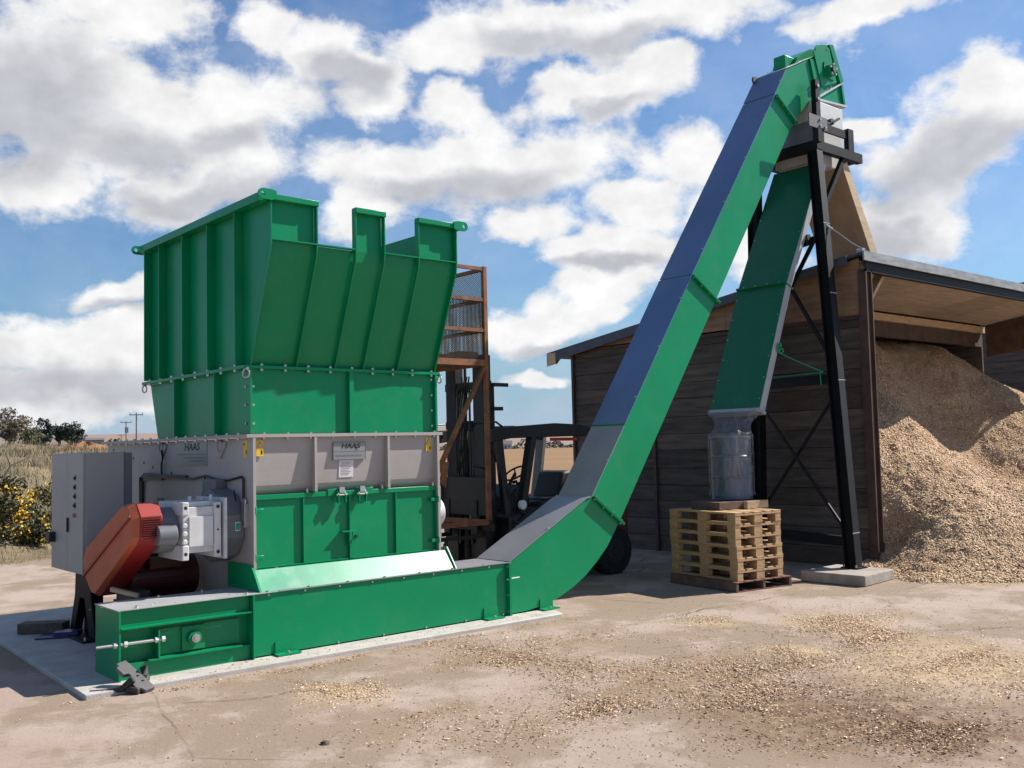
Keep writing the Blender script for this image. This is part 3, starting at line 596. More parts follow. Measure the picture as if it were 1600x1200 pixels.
# head
head = [(12.19, 6.825), (12.51, 7.28), (13.16, 7.60), (13.30, 7.68), (13.70, 7.80), (14.0, 7.44), (14.05, 7.05), (13.30, 6.995), (13.10, 6.90), (12.66, 6.525)]
hd = M('green_paint').xz(head, YF, YB).build('conveyor_head', None, cv)
cover([(12.195, 6.835), (12.51, 7.287)], 'galv_sky_sheen')
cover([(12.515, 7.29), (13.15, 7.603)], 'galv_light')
M('green_paint').xz([(13.13, 7.58), (13.24, 7.60), (13.47, 7.12), (13.30, 6.99)], YF - .03, YF - .001).build('side_panel', None, hd)
M('green_paint').xz([(13.21, 7.73), (13.30, 7.83), (13.55, 7.90), (13.66, 7.86), (13.83, 7.36), (13.40, 7.20)], YF - .045, YF - .031).bolts([(13.27, YF - .045, 7.76), (13.58, YF - .045, 7.83)], (0,-1,0), .016, .006, 'label_black').build('bearing_plate', None, hd)
b = M('green_paint').cyl((13.60, YF - .046, 7.49), (13.60, YF - .12, 7.49), .10, 20).box(13.47, 13.73, YF - .06, YF - .046, 7.37, 7.61)
b.use('dark_iron').cyl((13.60, YF - .12, 7.49), (13.60, YF - .16, 7.49), .05, 16); b.bolts([(13.60 + .085*math.cos(t), YF - .12, 7.49 + .085*math.sin(t)) for t in (R(20), R(90), R(160), R(230), R(310))], (0,-1,0), .018, .03); b.build('bearing', None, hd)
M('green_paint').xz([(13.66, 7.93), (13.77, 7.95), (14.03, 7.42), (13.93, 7.38)], YF - .05, YB + .04).build('head_flange', None, hd)
b = M('galv_light').xz([(13.33, 7.05), (14.03, 7.42), (14.035, 7.395), (13.34, 7.02)], YF - .04, YF - .001); b.build('seal_strip', None, hd)
M('green_paint').xz([(13.98, 7.40), (14.02, 7.42), (14.10, 7.04), (14.05, 7.03)], YF - .03, YB + .03).build('outlet_flange', None, hd)
M('galv_light').xz([(13.22, 6.99), (14.10, 7.05), (14.10, 7.02), (13.22, 6.955)], YF - .05, YB + .05).build('outlet_flange', None, hd)
M('green_paint').box(12.74, 13.05, 8.30, 8.5, 7.42, 7.62).build('drive_motor', None, hd, bevel=.015); M('green_paint').xz([(12.95, 7.50), (13.25, 7.62), (13.62, 7.86), (13.38, 7.84), (13.0, 7.62)], 8.25, YB).build('head_hood', None, hd)
M('dark_iron').cyl((12.46, YB - .0, 7.25), (12.46, YB - .03, 7.25), .06, 18).build('lifting_eye', None, hd)
# ================================================================== REJECT CHUTE + DIVERTER BOX
dv = thing('diverter_box', 'white diverter box with a lever under the conveyor head on the tower platform', 'diverter', (13.5, 8.3, 5.9))
M('white_plate').box(13.10, 13.90, 8.06, 8.70, 5.95, 6.93).build('box_shell', None, dv, bevel=.006)
b = M('dark_iron').cyl((13.42, 8.06, 6.62), (13.42, 7.95, 6.62), .05, 14).bar((13.42, 7.96, 6.60), (13.60, 7.95, 6.70), .03, .045, (0,1,0)).bar((13.15, 7.98, 6.58), (13.42, 7.98, 6.58), .03, .05, (0,1,0)); b.build('diverter_lever', None, dv)
M('galv_dark').prism([(13.095, 8.0, 6.62), (13.095, 8.0, 5.97), (13.02, 8.0, 5.96), (12.92, 8.0, 6.22)], (0, .70, 0)).build('transfer_hopper', None, dv)
ch = thing('discharge_chute', 'dark green sloping chute hanging from the tower above the wrapped drum', 'chute', (11.3, 7.9, 2.15))
YN, YFA = 7.95, 8.78
cs = [(13.06, 5.93), (12.01, 4.0), (11.25, 2.215)]
def off(p, q, t): d = Vector((q[0]-p[0], q[1]-p[1])).normalized(); return (d.y*-t*-1, d.x*t*-1)
for (p, q, nm) in ((cs[0], cs[1], 'chute_section'), (cs[1], cs[2], 'chute_section')):
    th = .125
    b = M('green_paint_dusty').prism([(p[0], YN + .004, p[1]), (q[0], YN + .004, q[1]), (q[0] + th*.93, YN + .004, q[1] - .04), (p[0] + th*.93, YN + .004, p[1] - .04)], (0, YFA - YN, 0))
    for k in range(6):
        f = (k + .5)/6; b.bolts([(p[0] + (q[0]-p[0])*f - .002, YN + .03, p[1] + (q[1]-p[1])*f), (p[0] + (q[0]-p[0])*f - .002, YFA - .03, p[1] + (q[1]-p[1])*f)], (-1, 0, .3), .010, .01)
    s = b.build(nm, None, ch)
    M('galv_light').prism([(p[0] + .004, YN - .004, p[1]), (q[0] + .004, YN - .004, q[1]), (q[0] + th*.93, YN - .004, q[1] - .04), (p[0] + th*.93, YN - .004, p[1] - .04)], (0, .008, 0)).build('side_strip', None, s)
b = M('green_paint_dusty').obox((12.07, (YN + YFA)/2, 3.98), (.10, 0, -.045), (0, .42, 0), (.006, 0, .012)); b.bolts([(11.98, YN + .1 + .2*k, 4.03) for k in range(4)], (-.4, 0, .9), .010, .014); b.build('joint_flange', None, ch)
M('galv_light').obox((11.32, (YN + YFA)/2, 2.19), (.09, 0, -.03), (0, .41, 0), (.008, 0, .02)).build('end_frame', None, ch)
b = M('dark_iron').cyl((12.58, YN - .005, 4.72), (12.58, YN - .04, 4.72), .05, 12).box(12.56, 12.62, YN - .02, YN - .005, 4.63, 4.77); b.build('pivot_bracket', None, ch)
rp = M('rope_green').tube([(11.69, YN - .03, 3.04), (11.73, YN - .03, 3.0), (11.9, 7.80, 2.90), (12.05, 7.65, 2.80), (12.16, 7.52, 2.72)], .007, 6)
rp.torus((11.73, YN - .03, 3.07), (0,1,.2), .036, .012, 12, 6).torus((11.76, YN - .04, 3.03), (.5,1,.2), .031, .012, 12, 6).torus((11.73, YN - .04, 3.11), (1,.3,.2), .022, .01, 12, 6).tube([(12.16, 7.52, 2.72), (12.25, 7.9, 2.715), (12.42, 8.6, 2.715)], .010, 6).tube([(12.15, 7.56, 2.72), (12.13, 7.54, 2.54)], .007, 5)
tag(rp.build('tie_rope'), 'thin green rope tied from the chute side to the tower cross bar', 'rope')
# ================================================================== TOWER
tw = thing('support_tower', 'tall black steel trestle tower with cross bracing holding the conveyor head', 'tower', (11.88, 7.7, 0))
def hcol(p, q, w, m='black_steel', t=.012):
    p, q = Vector(p), Vector(q); d = (q-p).normalized(); y = Vector((0,1,0)); y = (y - d*y.dot(d)).normalized(); x = y.cross(d).normalized(); b = M(m); c = (p+q)/2; l = (q-p).length/2
    for s in (-1, 1): b.obox(c + y*s*w/2, d*l, x*w/2, y*t/2)
    b.obox(c, d*l, x*t/2, y*(w/2 - t/2 - .0005)); return b
FL = (Vector((11.88, 7.02, .10)), Vector((12.84, 7.92, 6.05))); RL = (Vector((12.50, 8.92, .0)), Vector((12.74, 8.92, 6.05)))
def on(l, z): return l[0].lerp(l[1], (z - l[0].z)/(l[1].z - l[0].z))
def between(t, z): return on(FL, z).lerp(on(RL, z), t)
lg = hcol(FL[0], FL[1], .155)
for z in (.55, 2.6, 3.85, 4.9): c = on(FL, z); lg.use('rope_grey').bar(c + Vector((-.085, -.085, 0)), c + Vector((.085, -.085, 0)), .004, .010)
lg.use('black_steel').box(11.76, 12.02, 6.9, 7.14, .095, .115); lg.bolts([(11.79, 6.93, .115), (11.98, 6.93, .115), (11.79, 7.11, .115)], (0,0,1), .014, .03); lg.build('leg', None, tw)
hcol(RL[0], RL[1], .155).build('leg', None, tw)
for z in (2.63, .43): M('black_steel').bar(between(.055, z), between(.95, z), .08, .13).build('cross_bar', None, tw)
def ang(p, q, w=.045): return M('black_steel').bar(p, q, w*.4, w).build('brace', None, tw)
ang(between(.97, 2.35), between(.05, .58)); ang(between(.05, 2.38) + Vector((.03, 0, 0)), between(.95, .80) + Vector((.03, 0, 0)))
ang(between(.05, 4.80), between(.72, 3.62), .06); ang(between(.05, 2.92) + Vector((.04, 0, 0)), between(.52, 4.05) + Vector((.04, 0, 0)), .06)
ang(between(.04, 4.70), between(.30, 4.66), .10)
M('black_steel').box(12.77, 12.91, 7.83, 9.02, 6.06, 6.195).build('platform_beam', None, tw)
M('black_steel').box(12.915, 14.05, 7.84, 7.86, 6.053, 6.193).box(12.915, 14.05, 7.861, 7.945, 6.174, 6.193).box(12.915, 14.05, 7.861, 7.945, 6.053, 6.072).build('platform_beam', None, tw)
M('black_steel').box(12.915, 14.05, 8.90, 9.0, 6.06, 6.19).build('platform_beam', None, tw); M('black_steel').box(13.95, 14.05, 7.95, 8.899, 6.07, 6.18).build('platform_beam', None, tw)
M('black_steel').bar((12.93, 7.9, 5.16), (13.57, 7.9, 6.05), .07, .07, (0,1,0)).build('brace', None, tw)
M('black_steel').box(13.72, 13.87, 7.87, 7.95, 6.196, 6.55).build('end_post', None, tw)
M('black_steel').box(13.02, 13.72, 7.89, 7.93, 6.39, 6.51).build('guard_bar', None, tw)
M('black_steel').box(12.88, 13.0, 7.85, 7.95, 6.196, 6.40).build('end_post', None, tw)
b = M('black_steel').box(13.02, 13.13, 7.97, 8.05, 6.2, 7.2); b.bolts([(13.075, 7.97, 7.11), (13.075, 7.97, 6.91)], (0,-1,0), .025, .015, 'galv_light'); b.build('head_post', None, tw)
b = M('plate_grey').box(12.62, 13.10, 7.85, 7.865, 6.38, 6.57); b.bolts([(12.9, 7.85, 6.43), (12.9, 7.85, 6.52), (13.03, 7.85, 6.42)], (0,-1,0), .02, .02); b.build('gusset_plate', None, tw)
M('black_steel').box(11.90, 11.99, 7.27, 7.36, 5.865, 6.05).build('end_post', None, tw)
tag(M('concrete_edge').xy([(11.28, 6.52), (12.13, 6.60), (12.13, 7.42), (11.26, 7.42)], GZ, .095).build('concrete_footing', None, None, bevel=.012), 'low concrete block under the front leg of the black tower', 'concrete footing')
# ================================================================== SHED
XW, YS, YE, XE = 12.9, 7.30, 13.25, 20.75
def roofz(y): return 4.40 - .1447*(y - 7.28)
sd = thing('chip_store_shed', 'low timber shed with plank wall, plywood gable and open front full of wood chips', 'shed', (XW, YS, GZ))
b = M('plank_dark'); z = GZ
for k in range(40):
    if z > 3.52: break
    h = min(.285 + .02*((k*7) % 3 - 1), 3.55 - z)
    for y0, y1 in ((7.36, 9.27), (9.33, 11.24), (11.30, 13.20)):
        j = .006*((k*5 + int(y0*3)) % 4 - 1.5); b.box(XW + .03 + j, XW + .10 + j, y0, y1, z + .004, z + h - .004)
    z += h
b.box(XW + .107, XW + .115, 7.36, 13.2, GZ, 3.55)  # backing sheet added to stop sun leaking through the plank gaps
b.build('side_wall', None, sd)
M('ply').yz([(7.33, 3.552), (9.7, 3.575), (9.7, roofz(9.7) - .03), (7.33, roofz(7.33) - .03)], XW + .005, XW + .022).build('gable_panel', None, sd)
M('ply').yz([(9.704, 3.578), (11.6, 3.575), (11.6, roofz(11.6) - .03), (9.704, roofz(9.704) - .03)], XW + .003, XW + .021).build('gable_panel', None, sd)
M('ply').yz([(11.604, 3.572), (13.42, 3.555), (13.68, roofz(13.68) - .14), (13.68, roofz(13.68) - .03), (11.604, roofz(11.604) - .03)], XW + .004, XW + .022).build('gable_panel', None, sd)
M('rusty_steel').box(XW + .0, XW + .05, 7.34, 13.3, 3.50, 3.551).build('wall_plate', None, sd)
for y in (9.30, 11.27, 13.225): M('rusty_steel').box(XW - .02, XW + .12, y - .028, y + .028, GZ, 3.5 if y < 13 else 3.6).build('wall_post', None, sd)
b = M('rusty_steel').box(XW - .02, XW + .005, 7.22, 7.35, GZ, 4.20).box(XW + .006, XW + .13, 7.265, 7.285, GZ, 4.20).box(XW + .131, XW + .15, 7.22, 7.35, GZ, 4.20); b.build('wall_post', None, sd)
M('plank_dark').box(XW + .152, XW + .27, 7.30, 7.36, GZ, 3.5).build('door_jamb', None, sd)
# roof, flashing, front beam, ceiling boards
b = M('roof_felt').prism([(XW - .10, 7.20, roofz(7.20)), (XW - .10, 13.80, roofz(13.8)), (XW - .10, 13.80, roofz(13.8) + .10), (XW - .10, 7.20, roofz(7.2) + .02)], (XE - XW + .2, 0, 0)); rf = b.build('roof', None, sd)
M('roof_felt').prism([(XW - .13, 7.45, roofz(7.45) - .10), (XW - .13, 13.55, roofz(13.55) - .10), (XW - .13, 13.55, roofz(13.55) + .06), (XW - .13, 7.45, roofz(7.45) + .03)], (.029, 0, 0)).build('verge_board', None, rf)
M('timber_pale').prism([(XW - .128, 13.56, roofz(13.56) - .16), (XW - .128, 13.80, roofz(13.8) - .16), (XW - .128, 13.80, roofz(13.8) + .09), (XW - .128, 13.56, roofz(13.56) + .05)], (.027, 0, 0)).build('verge_board', None, rf)
M('lead_flashing').box(XW - .12, XE + .12, 7.175, 7.199, 4.30, 4.435).build('flashing', None, rf)
M('black_steel').box(XW - .02, XE, 7.22, 7.235, 4.155, 4.305).box(XW - .02, XE, 7.236, 7.30, 4.155, 4.172).build('front_beam', None, sd)
b = M('ply_ceiling'); x = XW + .03
while x < XE - .1:
    w = min(1.19, XE - .03 - x); b.prism([(x, 7.31, roofz(7.31) - .085), (x, 9.02, roofz(9.02) - .085), (x, 9.02, roofz(9.02) - .07), (x, 7.31, roofz(7.31) - .07)], (w, 0, 0)); x += w + .012
b.build('ceiling_boards', None, rf)
M('timber_pale').box(XW + .03, XE, 9.03, 9.10, 3.90, 4.03).build('header_beam', None, sd)
M('rusty_steel').box(XW + .04, XE, 9.101, 9.2, 3.62, 3.90).build('header_beam', None, sd)
b = M('plank_dark'); z = GZ
while z < 3.5: b.box(XW + .11, XE, 13.16, 13.21, z + .004, z + .28); z += .285
b.build('back_wall', None, sd)
M('rusty_steel').yz([(7.33, 3.62), (9.0, 3.40), (9.0, roofz(9.0) - .1), (7.33, roofz(7.33) - .1)], XE - .03, XE - .012).build('gable_panel', None, sd)  # plywood panel; shade under the roof is put into this darker brown
b = M('plank_dark'); z = GZ
while z < 4.0: b.box(XE - .03, XE + .02, 9.1, 13.2 if z < 3.2 else 11.5, z + .004, z + .28); z += .285
b.build('side_wall', None, sd)
M('rusty_steel').box(XE - .06, XE + .06, 7.24, 7.34, GZ, 4.15).build('wall_post', None, sd)
M('timber_pale').bar((XW + .16, 7.42, 3.62), (XW + .78, 7.42, 4.24), .05, .15, (0,1,0)).build('knee_brace', None, sd)
M('timber_pale').xz([(14.9, 4.47), (15.15, 4.68), (15.42, 4.46)], 7.9, 8.2).build('roof_wedge', None, sd)
nb = thing('added_dark_wall', 'dark plank wall added to darken the gap beyond the open right side of the shed', 'wall', (26.2, 8.5, GZ)); b = M('plank_dark'); z = GZ  # added wall, keeps the view through the shed's open side dark
while z < 5.6: b.box(26.2, 26.28, 6.6, 15.0, z + .004, z + .28); z += .285
b.box(26.281, 26.29, 6.6, 15, GZ, 5.6); b.build('planks', None, nb); M('rusty_steel').box(26.1, 26.19, 6.55, 6.7, GZ, 5.7).build('wall_post', None, nb)
# plywood chute on the roof
pc = thing('plywood_chute', 'sloping box chute of new plywood standing on the front corner of the shed roof', 'plywood chute', (14.1, 8.2, 4.3))
A, B_ = (13.56, 5.93), (14.55, 4.20)
b = M('ply_new').prism([(A[0], 7.92, A[1]), (B_[0], 7.92, B_[1]), (B_[0] + .02, 7.92, B_[1] + .006), (A[0] + .02, 7.92, A[1] + .006)], (0, .82, 0)); b.build('bottom_board', None, pc)
M('timber_pale').prism([(A[0] - .0, 7.90, A[1] + .01), (B_[0], 7.90, B_[1]), (B_[0] + .20, 7.90, B_[1] + .06), (A[0] + .13, 7.90, A[1] + .10)], (0, .019, 0)).build('side_board', None, pc)
M('timber_pale').prism([(A[0] - .0, 8.741, A[1] + .01), (B_[0], 8.741, B_[1]), (B_[0] + .20, 8.741, B_[1] + .06), (A[0] + .13, 8.741, A[1] + .10)], (0, .018, 0)).build('side_board', None, pc)
tag(M('rope_grey').tube([(12.65, 7.66, 4.86), (12.72, 7.55, 4.76), (12.83, 7.38, 4.58), (12.95, 7.21, 4.44)], .008, 6).cyl((12.645, 7.67, 4.87), (12.69, 7.60, 4.80), .018, 8).cyl((12.92, 7.25, 4.45), (12.92, 7.35, 4.45), .05, 10).build('guy_wire'), 'thin grey guy wire from the tower leg to the shed roof corner', 'wire')

# ================================================================== WOOD CHIP HEAP
CP = [(12.15,6.66,0),(12.03,6.12,0),(12.4,5.7,0),(12.86,5.28,0),(13.8,4.55,0),(15,4.0,0),(17,3.7,0),(19,3.8,0),(21,4.0,0),(12.62,7.02,.08),(13.02,7.33,.25),(12.75,6.75,.22),(13.4,7.0,.72),(13.6,6.1,.62),
      (15.19,8.02,2.21),(14.82,8.06,2.08),(14.5,7.9,1.9),(16.03,8.1,1.98),(16.84,8.18,1.76),(17.52,8.25,1.56),(19.2,7.74,2.30),(20.4,8.3,2.6),(16.8,9.3,3.50),(18.55,9.3,3.54),(19.6,9.3,3.5),(20.1,9.3,3.32),(21.5,9.3,2.95),(15.2,9.3,3.40),(14,9.3,3.2),(13.1,9.3,3.0),(13.3,8.2,2.0),
      (14,11,3.2),(17,11,3.4),(20,11,3.0),(13,12.8,3.1),(17,12.8,3.2),(20.7,12.8,2.8),(15.2,6.0,.92),(17.5,6.0,.75),(19.5,6.2,1.25),(21.4,7.2,2.3)]
CP = np.array(CP); 
def tps_fit(P, z, lam=.004):
    n = len(P); d = np.linalg.norm(P[:, None] - P[None], axis=2); K = np.where(d > 0, d*d*np.log(d + 1e-9), 0) + lam*np.eye(n); Q = np.c_[np.ones(n), P]
    A_ = np.block([[K, Q], [Q.T, np.zeros((3, 3))]]); return np.linalg.solve(A_, np.r_[z, 0, 0, 0])
CW = tps_fit(CP[:, :2], CP[:, 2])
def heap_h(x, y):
    q = np.stack([x, y], -1); d = np.linalg.norm(q[..., None, :] - CP[:, :2], axis=-1); K = np.where(d > 1e-9, d*d*np.log(d + 1e-9), 0); n = len(CP)
    return K @ CW[:n] + CW[n] + x*CW[n+1] + y*CW[n+2]
def vnoise(x, y, f, seed):
    r = np.random.default_rng(seed); T = r.uniform(-1, 1, (64, 64)); x = x*f; y = y*f; xi = np.floor(x).astype(int); yi = np.floor(y).astype(int); fx = x - xi; fy = y - yi; fx = fx*fx*(3 - 2*fx); fy = fy*fy*(3 - 2*fy)
    t = lambda a, c: T[a % 64, c % 64]
    return (t(xi, yi)*(1-fx) + t(xi+1, yi)*fx)*(1-fy) + (t(xi, yi+1)*(1-fx) + t(xi+1, yi+1)*fx)*fy
def heap_z(x, y):
    h = heap_h(x, y); return h + np.clip(h + .1, 0, .6)*(.12*vnoise(x, y, 1.1, 1) + .07*vnoise(x, y, 2.7, 2) + .035*vnoise(x, y, 6.1, 5)) + .02*vnoise(x, y, 8, 3) + .012*vnoise(x, y, 17, 4)
step = .045; gx = np.arange(11.7, 21.6, step); gy = np.arange(3.3, 13.1, step); X, Y = np.meshgrid(gx, gy); Zh = heap_z(X, Y)
keep = (Zh > -.03) & ~((Y > 7.37) & (X < XW + .115)) & ~((X < 12.16) & (Y > 6.72)) & ~((Y > 7.3) & (X > XE - .05))
nx = len(gx); V = np.stack([X, Y, np.maximum(Zh, -.02) + GZ], -1).reshape(-1, 3); idx = np.arange(nx*len(gy)).reshape(len(gy), nx)
kq = keep[:-1, :-1] & keep[1:, :-1] & keep[:-1, 1:] & keep[1:, 1:]
F = np.stack([idx[:-1, :-1], idx[:-1, 1:], idx[1:, 1:], idx[1:, :-1]], -1)[kq]
used = np.unique(F); remap = -np.ones(len(V), int); remap[used] = np.arange(len(used))
hv = V[used]; hf = remap[F]
n = 42000; px = rng.uniform(11.8, 20.6, n*2); py = rng.uniform(3.5, 9.2, n*2); ph = heap_z(px, py); ok = (ph > .0) & ~((py > 7.3) & (px < XW + .2)) & ~((px < 12.2) & (py > 6.65)) & (rng.uniform(0, 1, n*2) < np.clip(1.25 - .09*(px - 12), .35, 1)); px, py, ph = px[ok], py[ok], ph[ok]; e = .03
nrm = np.stack([-(heap_z(px + e, py) - ph)/e, -(heap_z(px, py + e) - ph)/e, np.ones(len(px))], 1); nrm /= np.linalg.norm(nrm, axis=1)[:, None]
k = len(px); fv, ff = flakes(np.stack([px, py, ph + GZ + .004], 1), nrm, rng.uniform(.016, .052, k), rng.uniform(.006, .017, k), rng.uniform(.001, .003, k), .25)
mi = np.r_[np.zeros(len(hf)), np.repeat((rng.uniform(0, 1, k) < .13).astype(int) + 1, 5)]
ho = npmesh('wood_chip_heap', np.r_[hv, fv], np.r_[hf, ff + len(hv)], ['chip_heap', 'chip', 'chip_dark'], None, mi, smooth=False, loc=(16, 6.5, GZ))
tag(ho, 'large heap of pale wood chips spilling out of the open shed front', 'wood chips', kind='stuff')

# ================================================================== PALLETS, DRUM
ang_ = R(-8.2); ux, uy = Vector((math.cos(ang_), math.sin(ang_), 0)), Vector((-math.sin(ang_), math.cos(ang_), 0)); uz = Vector((0,0,1))
def pallet(name, corner, lx, ly, label, group, m='pallet_wood', seed=0):
    r = random.Random(seed); c = Vector(corner); t = thing(name, label, 'pallet', tuple(c), group)
    def bx(b, x0, x1, y0, y1, z0, z1): b.obox(c + ux*(x0+x1)/2 + uy*(y0+y1)/2 + uz*(z0+z1)/2, ux*(x1-x0)/2, uy*(y1-y0)/2, uz*(z1-z0)/2)
    H = .1385
    b = M(m)                      # top deck boards run along the long side
    ys = 5; w = (.13, .10, .13, .10, .13); gaps = [0, .165, .335, .525, lx - .13]
    for k in range(5): bx(b, gaps[k] + .002, gaps[k] + w[k], 0, ly, H - .021, H)
    b.build('deck_boards', None, t, bevel=.002)
    b = M(m)
    for y in (0, ly/2 - .07, ly - .14): bx(b, .001, lx - .001, y, y + .14, H - .042, H - .0215)
    b.build('stringer_boards', None, t, bevel=.002)
    for y in (0, ly/2 - .07, ly - .14):
        for x in (0, lx/2 - .07, lx - .10): b = M(m); bx(b, x + .004, x + (.14 if 0 < x < lx - .2 else .097), y + .003, y + .137, .0215, H - .0425); b.build('block', None, t, bevel=.002)
    b = M(m)
    for x in (0, lx/2 - .07, lx - .10): bx(b, x + .002, x + (.14 if 0 < x < lx - .2 else .10), .002, ly - .002, 0, .021)
    b.build('bottom_boards', None, t, bevel=.002)
    return t
names = ['lowest of six pale pallets, resting on the brown skid', 'second pale pallet up in the stack on the brown skid', 'third pale pallet up in the stack under the drum', 'fourth pale pallet up in the stack under the drum', 'fifth pale pallet up, just below the topmost one in the stack', 'topmost pale pallet in the stack, right under the wooden packing frame']
c0 = Vector((9.99, 7.47, 0))
for k in range(6):
    jit = (random.uniform(-.012, .012), random.uniform(-.012, .012))
    pallet('pallet', tuple(c0 + ux*jit[0] + uy*jit[1] + uz*(.098 + GZ + .04 + .139*k - .015)), .80, 1.20, names[k], 'pale wooden pallets in one stack', seed=k)
t = thing('brown_skid', 'low dark brown skid under the stack of pale pallets', 'skid', (9.9, 7.42, GZ)); c = Vector((9.90, 7.42, GZ))
def ob(b, x0, x1, y0, y1, z0, z1): b.obox(c + ux*(x0+x1)/2 + uy*(y0+y1)/2 + uz*(z0+z1)/2, ux*(x1-x0)/2, uy*(y1-y0)/2, uz*(z1-z0)/2)
b = M('pallet_paint')
for k in range(6): ob(b, 0 + .165*k, .14 + .165*k, 0, 1.2, .112, .122)
b.build('deck_boards', None, t)
for x in (.0, .46, .925): b = M('pallet_brown'); ob(b, x, x + .04, .004, 1.196, .012, .1115); b.build('bearer', None, t)
b = M('pallet_paint')
for y in (0, .55, 1.1): ob(b, 0, .965, y, y + .1, 0, .0115)
b.build('bottom_boards', None, t)
tb = thing('timber_packing', 'short wooden packing frame between the topmost pallet and the drum', 'timber packing', (10.3, 7.8, .93)); zt = .918
c = Vector((10.19, 7.79, zt)); b = M('timber_pale'); ob(b, .42, .80, .0, .07, .002, .10); b.build('front_beam', None, tb, bevel=.003); b = M('pallet_brown'); ob(b, .0, .80, .075, .14, .002, .10); ob(b, .0, .80, .50, .60, .002, .10); ob(b, .0, .08, .15, .49, .002, .10); ob(b, .12, .78, .15, .49, .082, .1005); b.build('rear_beams', None, tb, bevel=.003)
dc = (10.83, 8.13, zt + .103)
dm = thing('steel_drum', 'grey steel drum wrapped in clear plastic on the pallet stack', 'drum', dc)
prof = [(.0, 0), (.268, 0), (.276, .012), (.268, .022), (.268, .28), (.277, .292), (.277, .306), (.268, .318), (.268, .55), (.277, .562), (.277, .576), (.268, .588), (.268, .80), (.277, .812), (.277, .835), (.268, .84), (.26, .81), (0, .81)]
M('barrel_steel').lathe(dc, prof, 40).build('drum_shell', None, dm)
# film: a crumpled sleeve from the chute mouth down over the drum
vs = []; fs = []; n = 72; rr = random.Random(3); ph_ = [rr.uniform(0, 6.28) for _ in range(8)]
zs = list(np.linspace(.06, .86, 14)) + [.90, .95, 1.0, 1.05, 1.10, 1.16, 1.22]
top = [(10.45, 7.47), (10.74, 7.47), (10.76, 8.27), (10.45, 8.27)]
def toprect(a):
    x, y = math.cos(a), math.sin(a); k = 1/max(abs(x)/.15, abs(y)/.43); return 11.31 + x*k, 8.365 + y*k
for z in zs:
    for k in range(n):
        a = 2*math.pi*k/n; w = .012*math.sin(5*a + ph_[0] + 3*z) + .009*math.sin(9*a + ph_[1] - 5*z) + .006*math.sin(17*a + ph_[2] + 9*z) + .006*math.sin(23*a + ph_[3])
        r_ = .282 + abs(w) + .02*(1 if z < .1 else 0); x, y = dc[0] + r_*math.cos(a), dc[1] + r_*math.sin(a)
        if z > .86:
            f = (z - .86)/.36; tx, ty = toprect(a); pinch = 1 - .28*math.sin(math.pi*min(1, f*1.15)) ; cx, cy_ = dc[0]*(1-f) + 11.31*f, dc[1]*(1-f) + 8.365*f
            x = x*(1-f) + tx*f; y = y*(1-f) + ty*f; x = cx + (x - cx)*pinch + 1.6*w*(1-f); y = cy_ + (y - cy_)*pinch + 1.6*w*(1-f)
        vs.append((x, y, dc[2] + z))
for i in range(len(zs)-1):
    for k in range(n): fs.append((i*n+k, i*n+(k+1) % n, (i+1)*n+(k+1) % n, (i+1)*n+k))
M('clear_film').add(vs, fs).build('plastic_wrap', None, dm)

# ================================================================== FORKLIFT AND CAGE
fk = thing('forklift_truck', 'old black forklift truck with tall mast parked between the machine and the shed', 'forklift', (9.4, 10.5, GZ))
def wheel(x, y0, y1, r, w=None):
    b = M('rubber').cyl((x, y0, GZ + r), (x, y1, GZ + r), r, 32)
    for k in range(26):
        a = 2*math.pi*k/26; cx, cz = x + r*math.cos(a), GZ + r + r*math.sin(a)
        b.obox((cx, (y0+y1)/2, cz), (.014*math.cos(a), 0, .014*math.sin(a)), (0, (y1-y0)/2*.94, 0), (-.018*math.sin(a), 0, .018*math.cos(a)))
    o = b.build('wheel', None, fk, bevel=.01); M('dark_iron').cyl((x, y0 - .006, GZ + r), (x, y0 + .05, GZ + r), r*.5, 20).cyl((x, y0 - .03, GZ + r), (x, y0 - .006, GZ + r), r*.2, 12).build('rim', None, o)
for (x, r) in ((10.25, .33), (8.75, .38)): wheel(x, 9.74, 9.98, r); wheel(x, 11.06, 11.30, r)
b = M('fork_black').xz([(8.45, .35), (8.45, .86), (8.75, .96), (9.3, .98), (9.62, .90), (9.66, .35), (9.5, .22), (8.9, .22)], 9.92, 11.12); b.build('chassis', None, fk, bevel=.02)
M('fork_red').xz([(9.70, .25), (9.70, 1.08), (10.55, 1.12), (10.74, .95), (10.76, .45), (10.6, .25)], 9.94, 11.10).build('counterweight', None, fk, bevel=.05)
b = M('fork_black').bar((8.30, 9.95, 1.95), (8.42, 9.95, .9), .09, .08, (0,1,0)); b.build('guard_pillar', None, fk)
for y in (9.95, 11.09):
    M('fork_black').bar((8.90, y, 1.95), (8.66, y, .90), .09, .13, (0,1,0)).build('guard_pillar', None, fk, bevel=.01)
    M('plate_grey').bar((10.12, y, 1.95), (9.96, y, 1.0), .07, .16, (0,1,0)).build('guard_pillar', None, fk, bevel=.01)
    b = M('fork_black').xz([(8.18, 1.86), (8.18, 2.03), (8.6, 2.06), (9.3, 2.10), (9.8, 2.08), (10.15, 2.0), (10.15, 1.86), (9.95, 1.92), (8.5, 1.90)], y - .05, y + .05); b.build('guard_rail', None, fk, bevel=.012)
for k in range(8): M('fork_black').box(8.6 + .2*k, 8.65 + .2*k, 10.01, 11.03, 2.03, 2.07).build('guard_bar', None, fk)
M('red_lens').box(9.18, 9.70, 9.89, 9.90, 1.855, 1.90).build('red_strip', None, fk, bevel=.004)
M('amber_lens').cyl((9.92, 10.05, 1.35), (9.92, 10.05, 1.46), .045, 14).build('beacon', None, fk)
